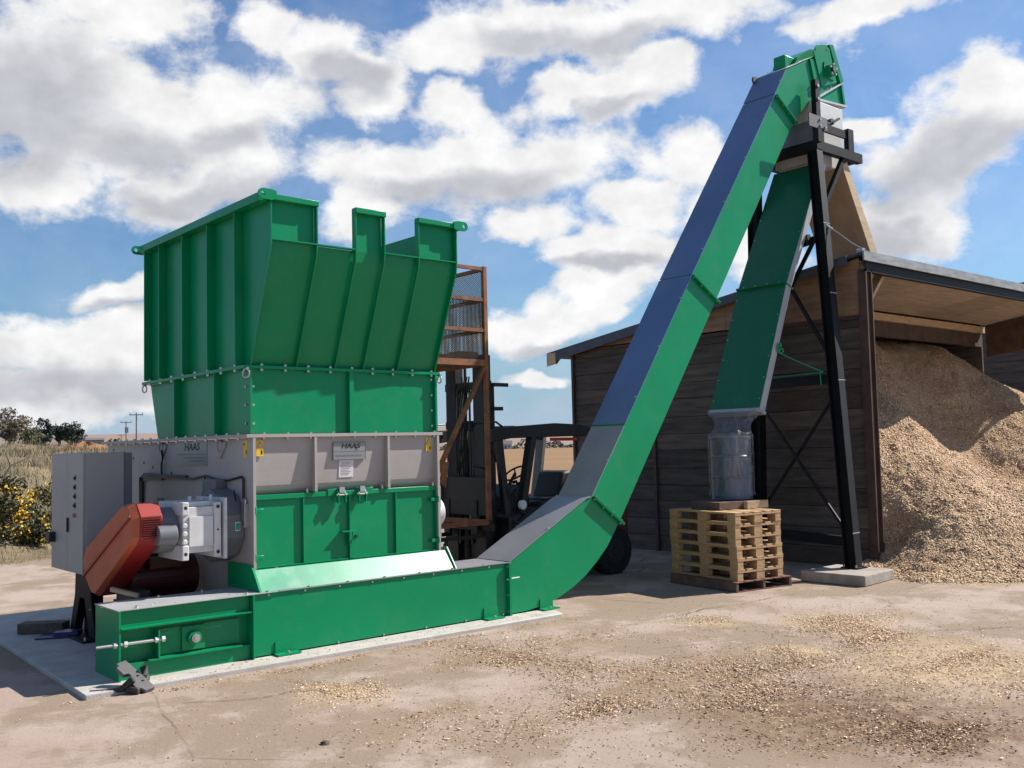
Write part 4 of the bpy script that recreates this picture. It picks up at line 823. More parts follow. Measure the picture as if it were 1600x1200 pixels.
b = M('seat_black').xz([(9.38, .98), (9.38, 1.06), (9.78, 1.09), (9.92, 1.09), (9.92, .98)], 10.22, 10.80); b.build('seat', None, fk, bevel=.03)
M('seat_black').xz([(9.72, 1.05), (9.60, 1.05), (9.74, 1.42), (9.90, 1.44), (9.94, 1.2), (9.9, 1.05)], 10.24, 10.78).build('seat_back', None, fk, bevel=.04)
b = M('fork_black').xz([(8.62, .92), (8.66, 1.12), (8.80, 1.25), (8.92, 1.28), (9.0, 1.16), (9.02, .95)], 10.15, 10.75); b.build('dashboard', None, fk, bevel=.02)
b = M('rubber').torus((9.02, 10.45, 1.42), (-.55, 0, .85), .17, .014, 28, 8); b.build('steering_wheel', None, fk)
M('fork_black').cyl((8.88, 10.45, 1.24), (9.02, 10.45, 1.42), .022, 10).bar((8.92, 10.32, 1.36), (9.12, 10.58, 1.47), .02, .014).build('steering_column', None, fk)
b = M('fork_black')
for k, y in enumerate((10.0, 10.08, 10.16)): b.tube([(8.62, y, .98), (8.60, y, 1.22 + .02*k), (8.72, y - .02, 1.27 + .02*k)], .009, 6).cyl((8.71, y - .02, 1.27 + .02*k), (8.77, y - .02, 1.28 + .02*k), .022, 10)
b.build('control_levers', None, fk)
M('lamp_glass').cyl((8.64, 9.90, 1.02), (8.64, 9.86, 1.02), .062, 18).cyl((8.64, 9.86, 1.02), (8.64, 9.852, 1.02), .055, 18).build('work_lamp', None, fk)
b = M('dark_iron').box(8.5, 8.62, 9.86, 9.92, .62, .74).box(8.8, 8.95, 9.88, 9.92, .55, .68).tube([(8.5, 9.88, .8), (8.7, 9.87, .76), (9.0, 9.88, .82)], .02, 6); b.build('hydraulic_valve', None, fk)
for y in (10.17, 10.77):
    b = M('fork_black').box(8.22, 8.36, y - .03, y + .19, .16, 3.02).box(8.365, 8.46, y + .02, y + .16, .16, 2.65); b.build('mast_channel', None, fk, bevel=.008)
for z in (.75, 1.30, 2.10, 2.62): M('fork_black').box(8.24, 8.34, 10.10, 11.0, z - .05, z + .05).build('mast_cross_member', None, fk)
M('dark_iron').cyl((8.30, 10.62, .3), (8.30, 10.62, 1.9), .05, 12).cyl((8.30, 10.62, 1.9), (8.30, 10.62, 2.9), .022, 10).build('lift_cylinder', None, fk)
b = M('fork_black')
for y in (10.40, 10.66): b.box(8.2, 8.215, y, y + .03, .5, 2.6)
b.build('lift_chain', None, fk)
b = M('fork_black').box(8.17, 8.22, 9.95, 11.12, .70, .80).box(8.17, 8.22, 9.95, 11.12, 1.15, 1.22)
for y in (9.98, 10.3, 10.75, 11.08): b.box(8.15, 8.19, y, y + .03, .80, 1.15)
b.build('carriage', None, fk)
for y in (10.2, 10.8): M('fork_black').box(7.0, 8.17, y, y + .12, .60, .645).box(8.12, 8.169, y, y + .12, .646, 1.1).build('fork', None, fk)
[M('dark_iron').bar((8.36, 10.1, z), (x, 10.1, z), .03, .05).build('mast_stop', None, fk) for x, z in ((8.62, 2.62), (8.52, 2.30))]
for y in (9.98, 11.08): M('fork_black').tube([(8.5, y, 2.0), (8.3, y, 2.12), (7.95, y, 2.10), (7.9, y, 2.0), (7.9, y, 1.55), (8.2, y, 1.5)], .014, 6).build('guard_hoop', None, fk)
M('fork_black').box(8.135, 8.149, 10.0, 11.1, .90, 1.40).build('backrest_plate', None, fk, bevel=.004)
M('fork_black').box(8.30, 8.95, 10.0, 11.08, .10, .52).build('front_axle', None, fk, bevel=.02)
b = M('rubber')
for k in range(4): y = 10.50 + .05*k; b.tube([(8.2, y, 1.3), (8.16, y + .01, 1.8), (8.2, y, 2.3), (8.26, y - .02, 2.75)], .011, 6)
b.tube([(8.5, 9.93, .9), (8.42, 9.9, 1.2), (8.36, 9.98, 1.5), (8.30, 10.1, 1.75)], .014, 6).tube([(8.6, 9.9, .8), (8.8, 9.88, .98), (9.2, 9.9, .93)], .014, 6); b.build('hydraulic_hose', None, fk)
M('fork_black').xz([(9.0, .95), (9.05, 1.05), (9.35, 1.02), (9.38, .95)], 9.93, 10.2).build('step_cover', None, fk, bevel=.02)
# cage
cg = thing('mesh_cage', 'tall rusty orange lifting cage with wire mesh sides held on the forklift mast', 'cage', (7.6, 10.4, .8))
X0, X1, Y0, Y1, ZF, ZT = 6.95, 8.10, 9.86, 11.05, 2.90, 4.14; s = .055
for x in (X0, X1 - s):
    for y in (Y0, Y1 - s): M('rust_orange').box(x, x + s, y, y + s, .86, ZT).build('corner_post', None, cg)
for z, nm in ((ZT - s, 'top_rail'), (3.68, 'mid_rail'), (3.28, 'mid_rail')):
    for y in (Y0 + .006, Y1 - s + .006): M('rust_orange').box(X0 + s, X1 - s, y, y + .042, z, z + .045).build(nm, None, cg)
    for x in (X0 + .006, X1 - s + .006): M('rust_orange').box(x, x + .042, Y0 + s, Y1 - s, z, z + .045).build(nm, None, cg)
b = M('rust_orange').box(X0 + s, X1 - s, Y0 + .004, Y0 + .06, ZF - .06, ZF + .02).box(X0 + s, X1 - s, Y1 - .06, Y1 - .004, ZF - .06, ZF + .02).box(X0 + .004, X0 + .06, Y0 + s, Y1 - s, ZF - .06, ZF + .02).box(X1 - .06, X1 - .004, Y0 + s, Y1 - s, ZF - .06, ZF + .02); b.build('floor_frame', None, cg)
M('rusty_steel').box(X0 + .06, X1 - .06, Y0 + .06, Y1 - .06, ZF - .015, ZF).build('floor_plate', None, cg)
for y in (Y0, Y1 - .06): M('rust_orange').box(X0 + s, X1 - s, y + .004, y + .056, .80, .86).build('base_rail', None, cg)
for x in (X0, X1 - .06): M('rust_orange').box(x + .004, x + .056, Y0 + s, Y1 - s, .80, .86).build('base_rail', None, cg)
for y in (Y0 + .03, Y1 - .03): M('rust_orange').bar((X1 - .06, y, 2.82), (X0 + .06, y, 1.05), .045, .055, (0,1,0)).build('diagonal_brace', None, cg)
M('rust_orange').xz([(7.32, 1.62), (7.42, 1.62), (7.36, 1.30), (7.28, 1.38)], Y0 - .01, Y0 + .005).build('gusset_plate', None, cg)
def meshpanel(p0, du, dv, nu, nv, r=.0042):
    """woven diamond wire panel"""
    b = M('rusty_steel'); p0, du, dv = Vector(p0), Vector(du), Vector(dv); w, h = du.length, dv.length; u, v = du.normalized(), dv.normalized(); sp = w/nu; n_ = int((w + h)/sp)
    for sgn in (1, -1):
        for k in range(n_ + 1):
            a = k*sp
            if sgn == 1: q0 = (max(0, a - h), min(a, h)) ; q1 = (min(a, w), a - min(a, w))
            else: q0 = (max(0, a - h), h - min(a, h)); q1 = (min(a, w), h - (a - min(a, w)))
            A_ = p0 + u*q0[0] + v*q0[1]; B2 = p0 + u*q1[0] + v*q1[1]
            if (B2 - A_).length > .01: b.cyl(A_, B2, r, 4, caps=False)
    return b.build('wire_mesh', None, cg, smooth=False)
meshpanel((X0 + s, Y0 + .028, ZF), (X1 - X0 - 2*s, 0, 0), (0, 0, .83), 34, 0); meshpanel((X0 + s, Y1 - .028, ZF), (X1 - X0 - 2*s, 0, 0), (0, 0, 1.2), 34, 0)
meshpanel((X1 - .028, Y0 + s, ZF), (0, Y1 - Y0 - 2*s, 0), (0, 0, 1.2), 34, 0)
b = M('timber_pale').box(7.8, 8.0, 10.0, 10.25, ZF + .002, ZF + .13); 
b = M('pallet_brown').box(7.70, 8.0, 9.95, 10.2, ZF + .002, ZF + .13).box(7.0, 7.55, 9.95, 10.1, ZF + .002, ZF + .08); tag(b.build('wood_offcuts', bevel=.01), 'rough wood offcuts lying on the floor of the rusty cage', 'wood offcuts')

# ================================================================== CONTROL CABINET
cb = thing('control_cabinet', 'grey electrical control cabinet on a black stand left of the machine', 'control cabinet', (3.3, 10.4, 0))
M('cabinet_paint').box(3.11, 3.48, 9.96, 10.97, .655, 1.83).build('cabinet_body', None, cb, bevel=.008)
for y0, y1 in ((9.965, 10.43), (10.436, 10.965)):
    d = M('cabinet_paint').box(3.085, 3.109, y0, y1, .66, 1.825).build('cabinet_door', None, cb, bevel=.005)
    if y0 < 10:
        for z, m, w in ((1.56, 'label_black', .045), (1.47, 'label_black', .06), (1.38, 'label_black', .06), (1.29, 'label_black', .075)):
            M(m).box(3.083, 3.085, 10.17, 10.17 + w*.8, z, z + .055).cyl((3.085, 10.18 + w*.4, z + .025), (3.07, 10.18 + w*.4, z + .025), .014, 10).build('switch', None, d)
        M('red_label').box(3.081, 3.085, 10.16, 10.26, 1.20, 1.24).build('red_label', None, d); M('label_black').box(3.065, 3.085, 10.39, 10.41, 1.05, 1.19).build('door_handle', None, d)
    else: M('red_lens').cyl((3.085, 10.86, .98), (3.04, 10.86, .98), .035, 14).build('stop_button', None, d); 
M('label_black').box(3.02, 3.085, 10.82, 10.95, .93, 1.03).build('isolator', None, cb, bevel=.006)
M('grey_dark_paint').box(3.481, 3.56, 9.97, 10.96, .66, 1.825).build('cabinet_back', None, cb)
b = M('black_steel').prism([(3.20, 10.1, .02), (3.36, 10.1, .62), (3.46, 10.1, .654), (3.20, 10.1, .654), (3.12, 10.1, .5), (3.0, 10.1, .02)], (0, .05, 0)); 
b = M('black_steel').yz([(10.02, .02), (10.14, .40), (10.17, .654), (10.62, .654), (10.64, .40), (10.8, .02), (10.66, .02), (10.48, .38), (10.34, .38), (10.20, .02)], 3.22, 3.30).box(3.1, 3.45, 10.0, 10.85, .001, .02).box(3.3, 3.36, 10.2, 10.6, .02, .65); b.build('stand', None, cb, bevel=.006)
b = M('dark_iron'); b.bolts([(3.14, 10.05, .02), (3.14, 10.8, .02)], (0,0,1), .016, .03); b.build('anchor_bolt', None, cb)
tag(M('plank_dark').obox((3.02, 10.98, .055), (.18, -.14, 0), (.06, .08, 0), (0, 0, .05)).build('timber_block', bevel=.005), 'weathered timber block lying beside the cabinet stand', 'timber block')
b = M('blue_plastic').obox((3.14, 10.58, .03), (.10, -.06, .0), (.05, .08, 0), (.0, 0, .022)).obox((3.1, 10.6, .01), (.2, -.1, .0), (.08, .12, 0), (.0, 0, .006)); tag(b.build('plastic_tray', bevel=.004), 'blue plastic tray on the slab in front of the timber block', 'plastic tray')
tag(M('timber_pale').obox((3.10, 8.86, .60), (.10, -.05, -.035), (.02, .03, 0), (0, 0, .016)).build('timber_batten'), 'loose pale timber batten lying under the red motor on the trough', 'timber batten')
tag(M('dark_iron').box(3.2, 3.36, 8.95, 9.35, .0, .58).build('machine_support', bevel=.006), 'dark steel support block behind the trough under the red belt guard', 'support block')

# flight bar leaning on the tension end
fb = thing('scraper_flight', 'spare black scraper flight with chain links leaning on the trough end', 'scraper flight', (2.8, 7.85, GZ))
o_ = Vector((2.835, 7.90, .082)); a_ = Vector((.10, -.27, -.165)); c_ = Vector((.12, .03, .02)); n_ = a_.cross(c_).normalized()
a_u = a_.normalized(); c_u = (c_ - a_u*c_.dot(a_u)).normalized(); n_ = a_u.cross(c_u)
outline = [(-.19, -.035), (-.19, .045), (.11, .06), (.20, .06), (.20, -.02), (.155, -.035), (.145, -.06), (.09, -.065), (.08, -.05), (0, -.05), (-.005, -.02), (-.04, -.02), (-.05, -.06), (-.15, -.06), (-.155, -.035)]
M('plate_grey').prism([o_ + a_u*u*.93 + c_u*v for u, v in outline], n_*-.035).build('flight_plate', None, fb, bevel=.002)
M('dark_iron').tube([(2.92, 7.93, .13), (2.93, 7.90, .06), (2.90, 7.86, -.0)], .032, 10).build('chain_link', None, fb)
M('dark_iron').tube([(2.80, 7.82, .07), (2.72, 7.86, .0), (2.63, 7.93, -.015), (2.53, 7.98, -.02)], [.03, .022, .021, .026], 10).build('chain_link', None, fb)
M('dark_iron').obox((2.80, 7.84, -.005), (.045, -.06, -.01), (.035, .03, 0), (0, 0, .022)).build('chain_bracket', None, fb, bevel=.006)
M('zinc').bolts([o_ + a_u*.02 + c_u*.03 + n_*.001, o_ + a_u*.085 + c_u*.03 + n_*.001], n_, .009, .012).build('bolt', None, fb)
# ================================================================== GROUND
LIT = [('A',8.94,5.41,0.31,-0.34,0.49,0.29),('A',8.47,4.81,0.23,-0.25,0.38,0.21),('B',7.86,3.86,0.51,-0.54,0.77,0.37),('C',7.34,5.13,0.18,-0.20,0.20,0.14),('D',8.16,6.54,0.19,-0.22,0.17,0.14),
 ('N',4.9,7.70,2.3,-0.05,0.01,0.07),('N',6.3,6.9,0.7,-0.3,0.25,0.3),('N',4.2,5.2,0.5,-0.4,0.5,0.3),('N',7.0,4.2,0.8,-0.8,0.8,0.5),('E',6.12,5.05,0.55,-0.58,0.46,0.38),('E',6.05,4.41,0.28,-0.30,0.46,0.33),('F',6.00,3.61,0.60,-0.62,0.62,0.38),('F',5.97,3.03,0.45,-0.45,0.42,0.22),('G',5.61,6.61,0.38,-0.41,0.27,0.31),('G',5.81,5.86,0.40,-0.42,0.26,0.26),
 ('G',5.15,4.96,0.19,-0.19,0.32,0.30),('H',3.95,6.68,0.24,-0.25,0.18,0.30),('I',5.53,7.41,0.53,-0.57,0.25,0.33),('K',6.87,4.57,0.34,-0.36,0.34,0.22),('L',7.29,3.13,0.18,-0.19,0.45,0.19),('M',12.75,5.6,0.34,-0.41,0.34,0.15)]
DENS = dict(A=1700, B=1900, C=330, D=240, E=1500, F=1300, G=650, H=420, I=200, K=700, L=350, M=300, N=330)
def fields(x, y):
    lit = np.zeros_like(x); mul = np.zeros_like(x); saw = np.zeros_like(x); wx = x + .22*vnoise(x, y, 1.6, 8) + .10*vnoise(x, y, 4.5, 9); wy = y + .22*vnoise(x, y, 1.6, 10) + .10*vnoise(x, y, 4.5, 12)
    for (k, cx, cy, ax, ay, bx, by) in LIT:
        det = ax*by - ay*bx; dx, dy = wx - cx, wy - cy; u = (dx*by - dy*bx)/det; v = (ax*dy - ay*dx)/det; q = np.clip(1.45 - np.sqrt(u*u + v*v)*.9, 0, 1)
        w = dict(A=.6, B=.85, C=.4, D=.3, E=.95, F=1., G=.85, H=.55, I=.6, K=.7, L=.6, M=.5, N=.55)[k]
        lit = np.maximum(lit, q*w)
        if k in 'F': mul = np.maximum(mul, q*.95)
        if k in 'EGI': mul = np.maximum(mul, q*.25)
        if k in 'ABCDHM': saw = np.maximum(saw, q*.85)
    return lit, mul, saw
st = .07; gx = np.arange(0.3, 14.4, st); gy = np.arange(0.9, 13, st); X, Y = np.meshgrid(gx, gy); li, mu, sa = fields(X, Y)
Zg = GZ + .012*np.clip(li, 0, 1)*(.5 + .5*vnoise(X, Y, 5, 15)) + .006*vnoise(X, Y, .8, 16)*(np.abs(Y - 8.2) > .6)
Zg[(X > 2.3) & (X < 7.7) & (Y > 7.6)] = GZ; Zg[(X > 9.5)] = np.minimum(Zg, GZ)[(X > 9.5)]; Zg[0, :] = Zg[-1, :] = GZ; Zg[:, 0] = Zg[:, -1] = GZ
nx, ny = len(gx), len(gy); idx = np.arange(nx*ny).reshape(ny, nx)
yo = npmesh('yard', np.stack([X, Y, Zg], -1).reshape(-1, 3), np.stack([idx[:-1,:-1], idx[:-1,1:], idx[1:,1:], idx[1:,:-1]], -1).reshape(-1, 4), 'yard_surface', smooth=True)
for nm, arr in (('litter', li), ('mulch', mu), ('sawdust', sa)):
    a = yo.data.attributes.new(nm, 'FLOAT', 'POINT'); a.data.foreach_set('value', np.clip(arr, 0, 1).astype(np.float32).ravel())
tag(yo, kind='structure')
def sheet(name, poly, z, m):
    b = M(m); b.add([(x, y, z) for x, y in poly], [tuple(range(len(poly)))]); return tag(b.build(name, smooth=False), kind='structure')
sheet('ground', [(-3000, -3000), (3000, -3000), (3000, 3000), (-3000, 3000)], GZ - .012, 'yard_surface')
sheet('field', [(9, 31), (17, 27), (44, 15), (1500, 250), (1500, 1500), (0, 1500), (6, 180)], GZ - .008, 'field_stubble')
b = M('concrete_slab').xy([(2.46, 7.87), (7.36, 7.80), (7.44, 7.98), (7.44, 8.9), (6.6, 12.6), (2.64, 12.6)], GZ - .02, -.001); tag(b.build('concrete_slab', None, None, bevel=.01), kind='structure')
# litter
pts = []; 
for (k, cx, cy, ax, ay, bx, by) in LIT:
    n = int(DENS[k]*1.9); u = rng.normal(0, .55, n); v = rng.normal(0, .55, n); pts.append(np.stack([cx + u*ax + v*bx, cy + u*ay + v*by, np.full(n, 'ABCDEFGHIKLMN'.index(k))], 1))
n = 2800; pts.append(np.stack([rng.uniform(2.2, 11.5, n), rng.uniform(1.8, 7.7, n), np.full(n, 20)], 1))
n = 4200; pts.append(np.stack([rng.normal(6.3, 1.3, n), rng.normal(4.6, 1.1, n), np.full(n, 21)], 1))
P = np.concatenate(pts); 
P[:, 0] += .16*vnoise(P[:, 0], P[:, 1], 2.2, 31); P[:, 1] += .16*vnoise(P[:, 0], P[:, 1], 2.2, 32)
ok = ~((P[:, 0] > 2.4) & (P[:, 0] < 7.5) & (P[:, 1] > 7.75)) & ~((P[:, 0] > 9.85) & (P[:, 0] < 11.0) & (P[:, 1] > 7.2)) & ~((P[:, 0] > 11.2) & (P[:, 0] < 12.2) & (P[:, 1] > 6.45)); P = P[ok]; k = len(P)
zf = GZ + .014; up = np.tile([0, 0, 1.], (k, 1)); small = (P[:, 2] >= 20)
Ln = rng.uniform(.009, .026, k)*np.where(small, .7, 1)*np.where(rng.uniform(0, 1, k) < .08, 1.9, 1); Wn = Ln*rng.uniform(.14, .42, k)
fv, ff = flakes(np.stack([P[:, 0], P[:, 1], zf + rng.uniform(-.014, .004, k)*(~small) - .012*small], 1), up, Ln, Wn, rng.uniform(.001, .003, k), .16)
darkp = np.where(P[:, 2] == 5, .72, np.where(small, .55, np.where(np.isin(P[:, 2], [4, 6, 8, 9, 12]), .38, .10)))
q = 260; Pz = np.stack([rng.uniform(2.55, 7.3, q), np.where(rng.uniform(0, 1, q) < .75, rng.uniform(7.88, 8.10, q), rng.uniform(8.2, 8.6, q)), np.zeros(q)], 1); Pz[:, 2] = np.where(Pz[:, 1] > 8.15, .5605, .0005); Pz = Pz[(Pz[:, 2] < .1) | (Pz[:, 0] < 4.0) | (Pz[:, 0] > 6.25)]; Pz = Pz[(Pz[:, 2] < .1) | (Pz[:, 0] < 6.9)]; q = len(Pz)
lz = rng.uniform(.008, .024, q); f2, g2 = flakes(Pz, np.tile([0, 0, 1.], (q, 1)), lz, lz*rng.uniform(.15, .4, q), rng.uniform(.001, .003, q), .05)
ff = np.r_[ff, g2 + len(fv)]; fv = np.r_[fv, f2]; darkp = np.r_[darkp, np.full(q, .3)]; k += q
mi = np.repeat((rng.uniform(0, 1, k) < darkp).astype(int), 5)
tag(npmesh('wood_chip_litter', fv, ff, ['chip', 'chip_dark'], None, mi, loc=(6, 5, GZ)), 'scattered wood chips and bark littering the concrete yard', 'wood chips', kind='stuff')
# open joints and cracks across the yard
for pts_ in ([(7.72, 7.02), (8.3, 6.93), (8.75, 6.98), (9.3, 6.86), (9.95, 6.90), (10.4, 6.80)], [(9.2, 4.62), (9.45, 4.35), (9.75, 4.22), (9.95, 3.92), (10.4, 3.75)], [(2.95, 7.25), (3.4, 6.95), (3.75, 6.95), (4.05, 6.72)], [(7.2, 2.9), (7.55, 3.05), (7.9, 2.85), (8.3, 2.95)]):
    b = M('dark_iron'); v = []; pp = []
    for (x0, y0), (x1, y1) in zip(pts_[:-1], pts_[1:]):
        for i in range(9): t = i/9; pp.append((x0 + (x1-x0)*t + random.uniform(-.018, .018), y0 + (y1-y0)*t + random.uniform(-.018, .018)))
    for i, (x, y) in enumerate(pp):
        w_ = random.uniform(.0015, .0075)*math.sin(math.pi*(i + .5)/len(pp))**.5; v += [(x, y - w_, GZ + .0075), (x + .003, y + w_, GZ + .0075)]
    b.add(v, [(2*i, 2*i+2, 2*i+3, 2*i+1) for i in range(len(pp)-1)]); tag(b.build('yard_crack', smooth=False), kind='structure')
# a few dark clods lying loose on the yard
for (x, y, r) in ((7.78, 2.98, .05), (7.95, 3.05, .035), (8.6, 4.9, .03), (3.2, 5.6, .03)):
    b = M('dark_iron'); v = []
    for a in range(7):
        for e in range(4): t, q = 2*math.pi*a/7, R(5 + 25*e); rr_ = r*random.uniform(.7, 1.2); v.append((x + rr_*math.cos(q)*math.cos(t), y + rr_*math.cos(q)*math.sin(t), GZ + rr_*.7*math.sin(q)))
    b.add(v, [(a*4+e, ((a+1) % 7)*4+e, ((a+1) % 7)*4+e+1, a*4+e+1) for a in range(7) for e in range(3)] + [tuple(a*4+3 for a in range(7))]); o = b.build('bark_clod', None, None, loc=(x, y, GZ))
    tag(o, 'small dark clod of bark lying loose on the yard', 'clod', 'dark clods of bark on the yard')

# ================================================================== ROUGH BANK, PLANTS
tv, dv_ = np.array([.970, -.242]), np.array([.242, .970]); B0 = np.array([5.0, 19.45])
def base_d(s): return .85*np.clip(s, -5, 6)
def bank_z(s, d):
    z = np.interp(d, [-1, 0, .8, 1.6, 3, 5, 9, 15, 24, 60, 210], [-.05, 0, .10, .32, .72, 1.05, 1.45, 1.85, 2.2, 2.45, 2.6])
    f = np.clip((7 + .15*d - s)/(4 + .1*d), 0, 1); f = f*f*(3 - 2*f)
    return GZ + f*(z + np.clip(d, 0, 3)/3*(.16*vnoise(s, d, .45, 41) + .08*vnoise(s, d, 1.3, 42))) - .02*(1 - f)
ds = np.concatenate([np.arange(-.5, 30, .22), np.arange(30, 210, 4)]); ss = np.arange(-16, 11.2, .3); S, D = np.meshgrid(ss, ds)
S2 = S*(1 + np.clip(D, 0, None)*.016); W = B0 + S2[..., None]*tv + (D + base_d(S2))[..., None]*dv_
idx = np.arange(S.size).reshape(S.shape)
bo = npmesh('grass_bank', np.concatenate([W, bank_z(S2, D)[..., None]], -1).reshape(-1, 3), np.stack([idx[:-1,:-1], idx[:-1,1:], idx[1:,1:], idx[1:,:-1]], -1).reshape(-1, 4), 'bank_soil', smooth=True)
tag(bo, kind='structure')
def bankpt(s, d):
    s = np.asarray(s, float); d = np.asarray(d, float); w = B0 + s[..., None]*tv + (d + base_d(s))[..., None]*dv_; return np.concatenate([w, bank_z(s, d)[..., None]], -1)
n = 26000; s = rng.uniform(-7, 5.5, n); d = np.abs(rng.uniform(0, 1, n))**1.4*26
q = bankpt(s, d); h = rng.uniform(.08, .30, n)*np.where(d < 1.5, .6, 1); v1, f1 = blades(q, h, .35)
gm = ((d < 3.2) & (rng.uniform(0, 1, n) < .6)) | (rng.uniform(0, 1, n) < .12 + .3*(vnoise(s, d, .5, 50) > .3))
tag(npmesh('rough_grass', v1, f1, ['straw_grass', 'green_grass'], None, gm.astype(int), loc=(5, 22, GZ)), 'dry straw coloured rough grass growing over the bank', 'grass', kind='stuff')
n = 5000; s = rng.uniform(-7, 4, n); d = rng.normal(-.1, .5, n); q = bankpt(s, np.clip(d, -.5, 1)); v1, f1 = blades(q, rng.uniform(.03, .10, n), .9)
tag(npmesh('verge_litter', v1, f1, 'straw_grass', None, loc=(5, 19.4, GZ)), 'pale dry litter and short straw along the foot of the bank', 'grass', kind='stuff')
def clumps(c, rad, nb, n, squash=.8):
    """leaf points gathered in irregular clumps inside an uneven crown"""
    cs_ = rng.normal(0, .5, (nb, 3)); cs_ /= np.maximum(1, np.linalg.norm(cs_, axis=1))[:, None]; cs_ *= rng.uniform(.5, 1.0, nb)[:, None]; cr = rng.uniform(.22, .48, nb)
    k = rng.integers(0, nb, n); p = rng.normal(0, 1, (n, 3)); p /= np.linalg.norm(p, axis=1)[:, None]; p *= (rng.uniform(0, 1, n)**.45)[:, None]*cr[k][:, None]
    return np.array(c) + (cs_[k] + p)*np.array([rad, rad, rad*squash])
def plant(name, cat, label, base, h, rad, leaf, nleaf, size, trunk=.05, nb=14, squash=.8, crown_lo=.25, group=None, flower=None, limbs=6, bare=False):
    t = thing(name, label, cat, tuple(base), group); base = Vector(base); b = M('bark')
    b.tube([base - Vector((0,0,.2)), base + Vector((.02*h, 0, h*.35)), base + Vector((-.02*h, .02*h, h*.75))], [trunk, trunk*.75, trunk*.3], 7)
    cz_ = base.z + h*(crown_lo + (1 - crown_lo)/2)
    for k in range(limbs*(5 if bare else 1)):
        a = random.uniform(0, 6.28); z0 = h*random.uniform(.12, .6); l = rad*random.uniform(.6, 1.05); p0 = base + Vector((0, 0, z0)); p1 = p0 + Vector((math.cos(a)*l*.6, math.sin(a)*l*.6, h*.15)); p2 = p0 + Vector((math.cos(a)*l, math.sin(a)*l, h*random.uniform(.25, .42)))
        b.tube([p0, p1, p2], [trunk*.4, trunk*.22, trunk*.06], 5)
    b.build('trunk', None, t)
    P_ = clumps((base.x, base.y, cz_), rad, nb, nleaf, squash); v, f = leafquads(P_, size); npmesh('crown', v, f, leaf, t)
    if flower:
        P2 = clumps((base.x, base.y, cz_ + h*.06), rad*1.03, nb, flower, squash); P2[:, 1] -= .05; v, f = leafquads(P2, size*.8); npmesh('flowers', v, f, 'gorse_flower', t)
    return t
gl = ['yellow flowering gorse bush at the left edge of the bank', 'large yellow flowering gorse bush low on the bank', 'gorse bush with few flowers on the bank beside the cabinet', 'round gorse bush half hidden behind the grey cabinet', 'small gorse bush low at the foot of the bank']
for i, (s, d, h, r, fl) in enumerate(((-1.5, 2.2, 1.0, .8, 420), (-.35, 1.5, 1.05, .75, 520), (.65, 2.0, .95, .75, 260), (1.6, 1.8, .9, .7, 160), (.3, .9, .45, .42, 60))):
    q = bankpt(np.array(s), np.array(d)); plant('gorse_bush', 'bush', gl[i], q - np.array([0, 0, .05]), h, r, 'leaf_gorse', 2600, .085, .03, 16, .75, .1, 'gorse bushes on the bank', int(fl*1.9))
def pol(az, dist): return np.array([dist*math.sin(R(az)), dist*math.cos(R(az))])
def gz(x, y):
    w = np.array([x, y]) - B0; s_ = float(w @ tv); return float(bank_z(np.array(s_), np.array(w @ dv_ - base_d(s_))))
for i, (az, dist, zt, r, leaf, nl, lab, bare, sq, sz, tr) in enumerate((
    (12.6, 58, 4.3, 1.3, 'leaf_bare', 2600, 'bare brown leafless tree at the far left above the bank', True, 1.0, .14, .09),
    (13.7, 60, 4.5, 1.35, 'leaf_bare', 2600, 'tall bare brown tree second from the left above the bank', True, 1.0, .14, .09),
    (14.55, 62, 3.9, .9, 'leaf_bare', 1300, 'thin bare tree beside the dark pointed conifer', True, 1.0, .12, .07),
    (14.8, 57, 3.1, .6, 'leaf_olive', 1200, 'low olive green bush under the bare trees', False, .8, .13, .06),
    (15.38, 66, 4.1, .62, 'leaf_conifer', 1900, 'dark pointed conifer left of the wider conifers', False, 1.6, .16, .10),
    (16.05, 68, 4.05, .75, 'leaf_conifer', 1500, 'loose grey green conifer between the two dark conifers', False, 1.3, .17, .10),
    (16.62, 67, 4.15, .85, 'leaf_conifer', 1900, 'wide dark conifer on the right of the tree group', False, 1.2, .17, .10),
    (19.0, 160, 4.6, 1.3, 'leaf_conifer', 900, 'dark round bush on the skyline beside the utility poles', False, .8, .4, .1))):
    x, y = pol(az, dist); z0 = gz(x, y) - .1; h = zt - z0
    plant('conifer_tree' if 'conifer' in lab else ('skyline_bush' if 'bush' in lab else 'bare_tree'), 'bush' if 'bush' in lab else 'tree', lab, (x, y, z0), h, r, leaf, nl, sz, tr, 16, (h*.42/r) if h > 1.4 else sq, .12, None, None, 7, bare)
# bare stems standing in the rough grass
for i, (az, dist, z1, off_) in enumerate(((13.0, 25, 2.0, .35), (13.5, 27, 2.1, -.3))):
    x, y = pol(az, dist); z0 = gz(x, y); b = M('bark').tube([(x, y, z0 - .1), (x + off_, y, z0 + (z1-z0)*.6), (x + off_*2.2, y + .1, z1 - .2)], [.03, .022, .008], 6).tube([(x + off_, y, z0 + (z1-z0)*.6), (x + off_*.6, y, z1)], [.015, .005], 5)
    tag(b.build('dead_branch', loc=(x, y, z0)), ['dead branch lying over the rough grass at the left edge', 'dead branch sticking out of the grass higher on the bank'][i], 'branch')
